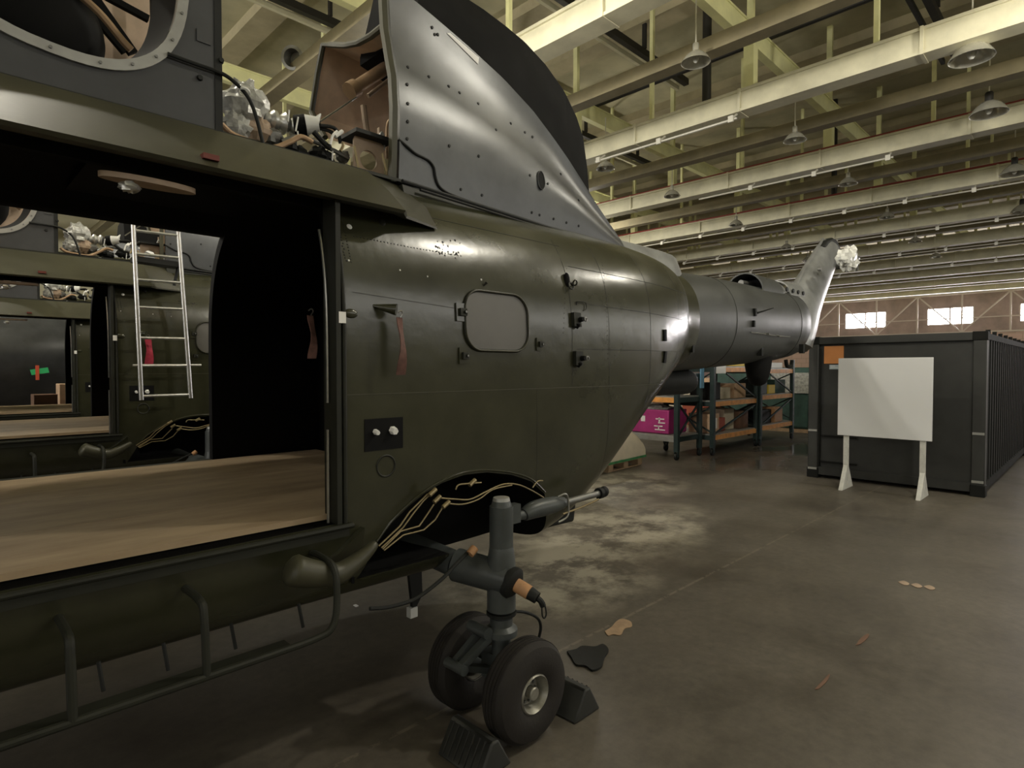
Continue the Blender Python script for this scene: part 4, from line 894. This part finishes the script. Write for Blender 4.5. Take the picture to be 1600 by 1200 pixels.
# ladder hung on the second helicopter
lad = empty('ladder', (1.66, 6.55, 1.55), 'pale aluminium hook-on ladder hanging on the side of the second helicopter', 'ladder')
def lp(x, z, y0=6.70): return Vector((x, 6.55+.0*(z-1.5), z))
a0, a1 = PY(221, 625, 6.55), PY(209, 372, 6.55); b0, b1 = PY(298, 622, 6.55), PY(280, 380, 6.55)
a1 = a0+(a1-a0)*1.35; b1 = b0+(b1-b0)*1.35
for p, q in ((a0, a1), (b0, b1)): MB().cyl(p, q, .021, n=12).build('side_rail', 'alu', lad)
for v in (619, 571, 527, 479, 436, 396, 360, 330):
    t0 = (v-625)/(372-625)*(1/1.35); pa = a0+(a1-a0)*t0; pb = b0+(b1-b0)*t0
    MB().cyl(pa, pb, .014, n=10).build('rung', 'alu', lad)
pa = a0.lerp(a1, .16); pb = b0.lerp(b1, .16)
b = MB(); b.tube([pa+Vector((-.06, 0, 0)), pb+Vector((.12, 0, 0))], .012, 8, False); b.bar(pa, pa+Vector((0, .15, 0)), .02, .02); b.bar(pb, pb+Vector((0, .15, 0)), .02, .02); b.build('stand_off_bar', 'alu', lad)
b = MB(); ta, tb = a0.lerp(a1, .64), b0.lerp(b1, .64); b.bar(ta+Vector((0, .08, .02)), tb+Vector((0, .08, .0)), .16, .05); b.bar(tb+Vector((0, .08, .0)), tb+Vector((-.03, .12, -.2)), .02, .02); b.build('top_step', 'rubber', lad)
# red ribbons on probes
def ribbon(pos, L, mt, lab, w=.02):
    t = empty('safety_ribbon', tuple(pos), lab, 'ribbon', 'safety ribbons hanging on the helicopters'); b = MB(); rings = []
    for i in range(13):
        q = i/12; ww = w*(.8+.25*q) + .002*math.sin(q*9); dx = .006*math.sin(q*4)+.01*q; dy = .008*math.sin(q*6+1)
        c = Vector(pos)+Vector((dx, dy, -L*q)); s = Vector((math.cos(.5*math.sin(q*5)), math.sin(.5*math.sin(q*5)), 0))*ww
        n = Vector((-s.y, s.x, 0)).normalized()*.0025; rings.append([c-s-n, c+s-n, c+s+n, c-s+n])
    b.loft(rings).build('streamer', mt, t, smooth=60)
    MB().tube([Vector(pos)+Vector((-.012, 0, .02)), Vector(pos)+Vector((0, -.006, .03)), Vector(pos)+Vector((.012, 0, .02)), Vector(pos)], .003, 6).build('clip', 'steel', t); return t
ribbon(PROBE+Vector((0.012, -.012, -.035)), .27, 'ribbon', 'dull red ribbon hanging from a probe on the nearest helicopter behind its cabin door')
ribbon(PROBE+Vector((.012, 4.318, .03)), .27, 'ribbon_red', 'bright red ribbon on the second helicopter, behind the ladder', .035)
ribbon((1.29, 2.62, 2.10), .20, 'ribbon', 'short red ribbon just inside the rear edge of the open cabin door', .018)
# ================================================================== CHOCKS, FLOOR BITS
def chock(c, d, L, W, H, nm, lab):
    c = Vector(c); d = Vector((d[0], d[1], 0)).normalized(); s = Vector((-d.y, d.x, 0)); b = MB(); n = 6; sec = [(-W/2, 0), (W/2, 0), (W*.36, H*.35), (W*.10, H), (-W*.10, H), (-W*.36, H*.35)]
    rings = [[c+s*t+d*x+Vector((0, 0, z)) for x, z in sec] for t in (-L/2, -L/2+.01, L/2-.01, L/2)]
    b.loft(rings); t = empty(nm, tuple(c), lab, 'wheel chock', 'wheel chocks'); b.build('wedge', 'chock', t, smooth=30, bevel=.012)
    r = MB()
    for k in range(-3, 4): q = c+s*(k*L/8); r.bar(q+d*(-W*.47)+Vector((0, 0, .02)), q+d*(-W*.12)+Vector((0, 0, H*.96)), .008, .008)
    r.build('grip_ridge', 'chock', t)
ck = PZ(752, 1178, 0)
chock((1.835, 2.10, .001), (1, .0), .30, .21, .15, 'wheel_chock', 'black ridged rubber chock in front of the near wheel, at the bottom of the picture')
chock((2.49, 2.06, .001), (-1, .0), .26, .22, .15, 'wheel_chock', 'black rubber chock wedged behind the right side of the near wheel')
def puddle(pts, nm, mt, lab, cat, h=.006):
    P = catmull([Vector((PZ(u, v, 0).x, PZ(u, v, 0).y, 0.002)) for u, v in pts]+[Vector((PZ(*pts[0], 0).x, PZ(*pts[0], 0).y, .002))], 4)[:-1]
    return tag(MB().prism(P, (0, 0, h)).build(nm, mt, None, smooth=30), lab, cat)
puddle([(886, 1020), (900, 1017), (910, 1012), (930, 1013), (942, 1009), (951, 1018), (944, 1030), (940, 1044), (926, 1050), (915, 1043), (900, 1041), (893, 1030)], 'rubber_mat_scrap', 'rubber', 'flat dark scrap lying on the floor right of the near wheel', 'mat', .012)
puddle([(945, 987), (955, 981), (963, 972), (972, 968), (985, 972), (987, 980), (976, 983), (970, 993), (958, 992), (950, 994)], 'paper_scrap', 'pallet_wood', 'torn tan scrap of card on the floor behind the wheels', 'scrap', .004)
for i, (u, v, lab) in enumerate(((1412, 912, 'left'), (1432, 916, 'middle'), (1452, 919, 'right'))):
    puddle([(u-9, v-2), (u, v-4), (u+9, v+1), (u+2, v+3)], 'paper_scrap', 'primer', '%s of three tiny tan scraps in a row on the floor before the white board' % lab, 'scrap', .003)
puddle([(1337, 1009), (1345, 998), (1356, 991), (1357, 996), (1346, 1006)], 'paper_scrap', 'brown_box', 'reddish scrap lying alone on the open floor at lower right', 'scrap', .003)
puddle([(1273, 1078), (1284, 1066), (1296, 1054), (1293, 1064), (1281, 1076)], 'paper_scrap', 'brown_box', 'reddish scrap on the floor nearest the bottom right of the wheels', 'scrap', .003)
for i, (u, v, lab) in enumerate(((556, 947, 'tiny white scrap on the floor under the helicopter belly'), (820, 1154, 'tiny white scrap on the floor under the near tyre'))):
    p = PZ(u, v, 0); tag(MB().obox(p+Vector((0, 0, .004)), (.012, 0, 0), (0, .02, 0), (0, 0, .003)).build('paper_scrap', 'white_pale'), lab, 'scrap')
# ================================================================== CONTAINER, WHITE BOARD
CX, CY0, CY1, CH_, CL = 10.83, 1.25, 3.66, 2.40, 6.06
ct = empty('shipping_container', (CX+CL/2, (CY0+CY1)/2, 0), 'dark green shipping container behind the white board', 'container')
b = MB(); b.box((CX+.06, CY0+.12, .16), (CX+.1, CY1-.12, CH_-.12)); b.box((CX+.05, CY0+.16, .15), (CX+.08, CY1-.16, .2)); b.build('end_panel', 'cont', ct)
for y in (CY0, CY1-.16):
    for x in (CX, CX+CL-.16): MB().box((x, y, 0.16), (x+.16, y+.16, CH_-.12)).build('corner_post', 'cont', ct, bevel=.012)
for y in (CY0-.01, CY1-.17):
    for x in (CX-.01, CX+CL-.17):
        for z in (0, CH_-.13): MB().box((x, y, z), (x+.18, y+.18, z+.13 if z else .17)).build('corner_casting', 'cont_side', ct, bevel=.01)
for x in (CX, CX+CL-.1): MB().box((x, CY0+.15, CH_-.13), (x+.1, CY1-.15, CH_-.01)).build('top_rail', 'cont', ct, bevel=.008)
b = MB(); b.box((CX+.02, CY0+.15, .06), (CX+.12, CY1-.15, .19)); b.build('bottom_rail', 'cont', ct)
for y in (CY0+.02, CY1-.12): b = MB(); b.box((CX+.15, y, CH_-.11), (CX+CL-.15, y+.1, CH_-.02)); b.build('top_rail', 'cont_side', ct); b = MB(); b.box((CX+.15, y, .06), (CX+CL-.15, y+.1, .18)); b.build('bottom_rail', 'cont_side', ct)
def corr(y, sgn, nm):
    P = []; x = CX+.16
    while x < CX+CL-.16:
        P += [(x, 0), (x+.08, 0), (x+.13, .045), (x+.21, .045), (x+.26, 0)]; x += .27
    P = [p for p in P if p[0] < CX+CL-.16]
    vs = []; fs = []
    for px, d in P: vs += [(px, y+sgn*d, .17), (px, y+sgn*d, CH_-.1)]
    for i in range(len(P)-1): fs.append((2*i, 2*i+1, 2*i+3, 2*i+2))
    MB().add(vs, fs).build(nm, 'cont_side', ct, smooth=20)
corr(CY0+.03, 1, 'side_panel'); corr(CY1-.03, -1, 'side_panel')
b = MB(); b.box((CX+.05, CY0+.05, CH_-.05), (CX+CL-.05, CY1-.05, CH_-.03)); b.build('roof_panel', 'cont', ct)
for k in range(8):
    MB().cyl((CX+.5+k*.7, CY0+.05, CH_-.02), (CX+.5+k*.7, CY0+.05, CH_+.04), .03, n=8).build('lashing_ring', 'cont_side', ct)
for y in (CY0, CY1-.16):
    for z in (.90, .20) if y == CY0 else (.79, .14):
        MB().box((CX-.012, y+.01, z), (CX, y+.15, z+.035)).build('pale_bracket', 'ring_grey', ct)['label'] = 'pale metal bracket'
b = MB(); b.bar((CX+.03, CY1-.2, .72), (CX+.03, CY1-.75, .72), .03, .03); b.bar((CX+.03, CY1-.2, .28), (CX+.03, CY1-.75, .28), .03, .03); b.bar((CX+.03, CY1-.17, .2), (CX+.03, CY1-.17, 2.2), .03, .04); b.build('lock_bar', 'cont_side', ct)
# white board on two feet
WX = 10.15
tl = PX(1310, 562, WX); br = PX(1456, 690, WX)
wb = empty('whiteboard', (WX, (tl.y+br.y)/2, 0), 'blank white board on two pale legs in front of the container', 'board')
MB().box((WX, br.y, br.z), (WX+.03, tl.y, 2.02)).build('board', 'board_white', wb, bevel=.004)
for u in (1322, 1442):
    p = PX(u, 690, WX+.04); y = p.y
    MB().box((WX+.03, y-.035, .05), (WX+.07, y+.035, 1.6)).build('leg', 'leg_white', wb)
    b = MB(); b.prism([(WX-.22, y-.03, 0), (WX-.18, y-.03, .05), (WX+.02, y-.03, .36), (WX+.08, y-.03, .36), (WX+.28, y-.03, .05), (WX+.32, y-.03, 0)], (0, .06, 0)); b.build('foot', 'leg_white', wb, bevel=.005)
# container farther along
c2 = copy_tree(ct); c2.location = ct.location+Vector((6.35, -.05, .0)); c2['label'] = 'second dark container directly behind the first, at the right edge'
q0, q1 = PX(1288, 541, CX+.05), PX(1318, 568, CX+.05)
MB().box((CX+.045, q1.y, q1.z), (CX+.06, q0.y, q0.z)).build('warning_placard', 'orange_sign', ct)['label'] = 'plain orange square placard'
q0, q1 = PX(1296, 570, CX+.05), PX(1311, 577, CX+.05)
lb = MB().box((CX+.05, q1.y, q1.z), (CX+.06, q0.y, q0.z)).build('paper_label', 'label_blue', ct); lb['label'] = 'small pale blue label'
MB().box((CX+.048, q1.y+.06, q1.z+.05), (CX+.05, q0.y-.02, q1.z+.06)).build('label_line', 'white', lb)
MB().box((CX+.048, q1.y+.02, q1.z+.025), (CX+.05, q0.y-.02, q1.z+.035)).build('label_line', 'white', lb)
# ================================================================== RACKS AND STORES UNDER THE TAIL
def rack(x0, x1, y0, y1, posts_h, levels, lab, beam='rack_orange', cast=True, alongy=False):
    t = empty('storage_rack', ((x0+x1)/2, (y0+y1)/2, 0), lab, 'rack', 'wheeled storage racks'); z0 = .17 if cast else 0
    for x in (x0, x1):
        for y in (y0, y1):
            MB().box((x-.045, y-.045, z0), (x+.045, y+.045, posts_h)).build('post', 'rack_green', t)
            if cast:
                MB().lathe((x, y, .075), (0, 1, 0), [(.0, -.025), (.07, -.025), (.075, 0), (.07, .025), (0, .025)], 16).build('caster', 'rubber', t)
                b = MB(); b.box((x-.03, y-.04, .07), (x+.03, y-.03, .18)); b.box((x-.03, y+.03, .07), (x+.03, y+.04, .18)); b.build('caster_fork', 'rack_green', t)
    for x in ((x0, x1) if not alongy else ()):
        b = MB(); b.bar((x, y0, levels[0]+.1), (x, y1, levels[1]-.05), .03, .03); b.bar((x, y1, levels[0]+.1), (x, y0, levels[1]-.05), .03, .03)
        if len(levels) > 2: b.bar((x, y0, levels[2]-.05), (x, y1, levels[1]+.05), .03, .03)
        b.build('end_brace', 'rack_green', t)
    for z in levels:
        for y in (y0, y1): MB().box((x0, y-.03, z-.05), (x1, y+.03, z+.05)).build('cross_beam' if alongy else 'beam', 'rack_green' if alongy else beam, t)
        for x in (x0, x1): MB().box((x-.03, y0, z-.05), (x+.03, y1, z+.05)).build('beam' if alongy else 'cross_beam', ('ring_grey' if z < .6 else 'rack_orange') if alongy else 'rack_green', t)
        MB().box((x0, y0, z+.05), (x1, y1, z+.075)).build('shelf', 'ring_grey', t)
    MB().bar((x0+.05, y0-.01, levels[0]+.08), (x1-.05, y0-.01, levels[1]-.08), .035, .03).build('side_brace', 'rack_green', t)
    MB().bar((x1-.05, y0-.01, levels[0]+.08), (x0+.05, y0-.01, levels[1]-.08), .035, .03).build('side_brace', 'rack_green', t) if alongy else MB().bar((x0+.6, y0-.01, levels[2]-.08), (x1-.05, y0-.01, levels[1]+.08), .035, .03).build('side_brace', 'rack_green', t)
    return t
R1 = rack(10.86, 11.8, 6.18, 8.9, 1.75, (.42, 1.22, 1.7), 'left wheeled rack holding the magenta crate, beyond the pallet', alongy=True)
R2 = rack(12.0, 14.2, 5.98, 7.1, 2.1, (.38, 1.1, 1.84), 'middle orange-beamed wheeled rack under the helicopter tail')
R3 = rack(14.35, 16.4, 5.95, 7.1, 2.1, (.42, 1.16, 1.8), 'right wheeled rack between the tail and the container')
def bx(x0, x1, y0, y1, z, h, mt, lab, nm='storage_box', cat='box', lid=None):
    b = MB(); b.box((x0, y0, z), (x1, y1, z+h)); o = b.build(nm, mt, None, bevel=.012); tag(o, lab, cat); 
    if lid: l = MB(); l.box((x0-.01, y0-.01, z+h*.86), (x1+.01, y1+.01, z+h+.01)); l.build('lid', lid, o)
    return o
# magenta crate with white marks and clear liner
mc = empty('magenta_crate', (11.2, 7.3, .5), 'large magenta bin with white markings on the left rack', 'crate')
MB().box((10.95, 6.42, .505), (11.7, 8.6, 1.0)).build('bin', 'magenta', mc, bevel=.02)
b = MB(); b.sphere((11.3, 7.0, 1.0), .3, .5, .10, 16, 8, .25); b.sphere((11.3, 7.9, 1.0), .3, .6, .10, 16, 8, .25); b.build('plastic_liner', 'plastic', mc, smooth=20)
b = MB(); b.box((10.94, 6.98, .74), (10.948, 7.08, .86)); b.build('white_label', 'white_pale', mc)
b = MB()
for y0, y1, z in ((6.52, 6.72, .80), (6.50, 6.66, .72), (6.56, 6.76, .65), (6.5, 6.74, .575)): b.box((10.94, y0, z), (10.948, y1, z+.022))
b.box((10.94, 6.62, .75), (10.948, 6.65, .84)); b.box((10.94, 6.64, .59), (10.948, 6.66, .67)); b.build('white_marking', 'white_pale', mc)
bx(10.95, 11.7, 6.5, 8.6, 1.30, .12, 'white', 'row of white-wrapped parts on the left rack above the magenta bin', 'wrapped_parts', 'parts')
b = MB()
for k in range(14): b.cyl((10.84, 6.5+k*.15, 1.30), (10.84, 6.5+k*.15, 1.42), .05, n=10)
bx(11.0, 11.6, 6.5, 8.4, 1.78, .22, 'green_tarp', 'dark green covered box on the top level of the left rack')
TC = bx(12.1, 12.55, 6.1, 6.6, .46, .42, 'tan_box', 'tan carton low on the middle rack, next to its left post')
bx(12.6, 12.95, 6.15, 6.5, .46, .30, 'red_box', 'small red box on the lowest shelf of the middle rack')
bx(13.0, 13.5, 6.2, 6.8, .46, .48, 'canvas', 'cream carton in the middle of the lowest shelf of the middle rack')
bx(13.55, 14.05, 6.1, 6.7, .46, .40, 'brown_box', 'brown carton at the right end of the lowest shelf of the middle rack')
bx(12.15, 12.6, 6.1, 6.6, 1.18, .38, 'rubber', 'dark case on the second shelf of the middle rack')
bx(12.7, 13.2, 6.15, 6.7, 1.18, .26, 'canvas', 'pale carton on the second shelf of the middle rack')
bx(13.3, 13.9, 6.1, 6.6, 1.18, .34, 'tan_box', 'tan open carton at the right of the second shelf of the middle rack')
bx(12.1, 12.7, 6.05, 6.6, 1.92, .12, 'white', 'white sheet bundle on the top level of the middle rack', 'sheet_bundle', 'bundle')
bx(12.9, 13.9, 6.05, 6.7, 1.92, .2, 'yellow', 'yellow box on top of the middle rack under the tail boom')
bx(14.5, 14.9, 6.0, 6.5, 1.24, .36, 'rack_green', 'dark green case on the second shelf of the right rack')
bx(15.0, 15.4, 6.0, 6.4, 1.24, .22, 'yellow', 'yellow case on the second shelf of the right rack')
bx(15.5, 16.2, 6.05, 6.6, 1.24, .34, 'green_tarp', 'teal box at the right end of the second shelf of the right rack')
bx(14.5, 15.3, 6.05, 6.6, .5, .34, 'rubber', 'black box on the lowest shelf of the right rack')
o = bx(15.4, 15.9, 6.0, 6.4, .5, .38, 'orange_tan', 'orange part leaning on the lowest shelf of the right rack', 'orange_part', 'part')
bx(14.6, 16.0, 6.05, 6.7, 1.88, .14, 'white', 'white covered bundle on the top of the right rack', 'sheet_bundle', 'bundle')
MB().box((11.72, 6.11, 1.45), (11.86, 6.135, 1.98)).build('label_sheet', 'blue', R1)['label'] = 'blue label sheet'
tag(MB().cyl((12.1, 6.06, 1.178), (12.1, 6.06, 1.76), .025, n=8).build('white_pole', 'white_pale'), 'short white pole standing on the middle rack beside its left post', 'pole')
MB().box((12.05, 5.93, 1.76), (12.5, 5.95, 1.95)).build('paper_label', 'white_pale', R2)['label'] = 'white paper label'
MB().box((12.22, 6.085, .55), (12.42, 6.1, .78)).build('paper_label', 'white_pale', TC)['label'] = 'white paper label'
# big green stack far right of racks
gs = empty('covered_pallet_stack', (20, 7.2, 0), 'large teal-green covered stack beyond the right rack, beside the container', 'stack')
MB().box((18.2, 6.1, .1), (22.5, 9.2, 1.9)).build('cover', 'green_tarp', gs, bevel=.08); MB().box((18.2, 6.1, 0), (22.5, 9.2, .1)).build('pallet', 'pallet_wood', gs)
MB().box((18.15, 6.05, 1.15), (18.22, 7.2, 1.75)).build('window_sheet', 'plastic', gs)
for i, (x0, y0, w, d, h, mt, lab) in enumerate(((22, 10.5, 2.2, 1.5, 1.5, 'tan_box', 'tan crate standing behind the racks'), (25, 13.5, 3.0, 2.0, 2.2, 'brown_box', 'large brown crate far behind the racks'), (19, 9.8, 1.6, 1.4, 1.2, 'canvas', 'cream covered crate behind the middle rack'), (17, 8.6, .9, .9, .9, 'red_box', 'red crate behind the middle rack'))):
    t = empty('wooden_crate', (x0+w/2, y0+d/2, 0), lab, 'crate'); MB().box((x0, y0, .12), (x0+w, y0+d, h)).build('crate_body', mt, t, bevel=.02)
    for k in range(3): MB().box((x0+k*(w-.1)/2, y0, 0), (x0+k*(w-.1)/2+.1, y0+d, .12)).build('skid', 'pallet_wood', t)
# pallet with canvas-wrapped load
P0, P1 = PZ(951, 739, 0), PZ(1003, 726, 0)
dx = (P1-P0); L_ = dx.length; ex = dx.normalized(); ey = Vector((-ex.y, ex.x, 0)); pal = empty('pallet', tuple(P0+ex*L_/2+ey*.5), 'wooden pallet under the cream canvas bundle, right of the helicopter belly', 'pallet')
pc = P0
for k in range(3): q = pc+ex*(.08+(L_-.16)*k/2)+ey*.5; MB().obox(q+Vector((0, 0, .075)), ex*.08, ey*.5, Vector((0, 0, .05))).build('block_row', 'pallet_wood', pal)
for k in range(6): q = pc+ex*(L_/2)+ey*(.06+k*.176); MB().obox(q+Vector((0, 0, .136)), ex*L_/2, ey*.05, Vector((0, 0, .011))).build('deck_board', 'pallet_wood', pal)
for k in range(3): q = pc+ex*(L_/2)+ey*(.06+k*.44); MB().obox(q+Vector((0, 0, .0125)), ex*L_/2, ey*.05, Vector((0, 0, .0115))).build('bottom_board', 'pallet_wood', pal)
cb = empty('canvas_bundle', tuple(pc+ex*.6+ey*.5+Vector((0, 0, .15))), 'rounded cream canvas-wrapped bundle with green base lying on the pallet', 'bundle')
rings = []
for t in [i/12 for i in range(13)]:
    q = pc+ex*(-.55+1.85*t)-ey*.02; hh = .62*(1-(2*t-1)**4*.45); r = []
    for a in [PI*i/16 for i in range(17)]:
        r.append(q+ey*(.5-.52*math.copysign(abs(math.cos(a))**.7, math.cos(a)))+Vector((0, 0, .19+hh*abs(math.sin(a))**.75+random.uniform(-.008, .008))))
    rings.append(r)
MB().loft(rings).build('canvas_cover', 'canvas', cb, smooth=60)
MB().obox(pc+ex*.375+ey*.5+Vector((0, 0, .17)), ex*.95, ey*.54, Vector((0, 0, .022))).build('green_base', 'green_strip', cb)
# ================================================================== LIGHT
def area(name, loc, rot, sx, sy, power, col):
    l = bpy.data.lights.new(name, 'AREA'); l.shape = 'RECTANGLE'; l.size = sx; l.size_y = sy; l.energy = power; l.color = col
    o = bpy.data.objects.new(name, l); COL.objects.link(o); o.location = loc; o.rotation_euler = rot; return o
def point(name, loc, power, col, r=.15):
    l = bpy.data.lights.new(name, 'POINT'); l.energy = power; l.color = col; l.shadow_soft_size = r
    o = bpy.data.objects.new(name, l); COL.objects.link(o); o.location = loc; return o
W = bpy.data.worlds.new('world'); SC.world = W; W.use_nodes = True
W.node_tree.nodes['Background'].inputs[0].default_value = (0.8, 0.9, 1, 1); W.node_tree.nodes['Background'].inputs[1].default_value = 0.3
# daylight through the strip windows behind the camera, at the side and in the end wall
area('near_window_light', (XB+.1, 15.5, 5.0), (0, math.radians(-90), 0), 3.8, 25, 1600, (1.0, 0.97, 0.92))
area('side_window_light', (30, YR+.1, 6.5), (math.radians(90), 0, 0), 48, 2.1, 900, (1.0, 0.97, 0.9))
area('end_window_light', (XE-.95, 9, 5.85), (0, math.radians(90), 0), 1.3, 34, 3500, (1.0, 0.95, 0.95))
# unseen lit lamps added above the camera and behind helicopters to light the scene
for i, (x, y, pw) in enumerate(((5.9, -.4, 420), (10.2, -.4, 260), (-1.6, .3, 60), (4.7, 5.6, 320), (.2, 4.9, 200), (-4.3, 4.9, 80), (6.2, 9.2, 120), (-1, 9.2, 200), (9, 13.5, 80), (13, 13.5, 250), (17, 13.5, 250), (0, 13.5, 350))):
    wd = 2.3 if (y > 4 and x < 10) else 1.0
    z = 6.72; t = empty('high_bay_lamp', (x, y, z), 'added unseen lit bell-shaped lamp under the roof above the helicopters', 'lamp', 'added unseen lit lamps')
    MB().cyl((x, y, z+.3), (x, y, z+1.2), .012, n=8).build('stem', 'conduit', t)
    MB().lathe((x, y, z), (0, 0, 1), [(0, .30), (.04, .30), (.04, .18), (.05*wd, .17), (.07*wd, .12), (.09*wd, .07), (.10*wd, .0 if wd > 1 else .05), (.09*wd, .0 if wd > 1 else .05), (.06*wd, .11)], 24).build('reflector', 'lamp_shade', t)
    MB().sphere((x, y, z+.03), .05, .05, .08, 12, 8).build('bulb', 'bulb_lit', t)
    point('added_lamp_light', (x, y, z-.12), pw, (1.0, 0.94, 0.80), .12)
SC.view_settings.view_transform = 'Standard'; SC.view_settings.look = 'None'; SC.view_settings.gamma = 1; SC.view_settings.use_curve_mapping = False
SC.view_settings.exposure = 0.0
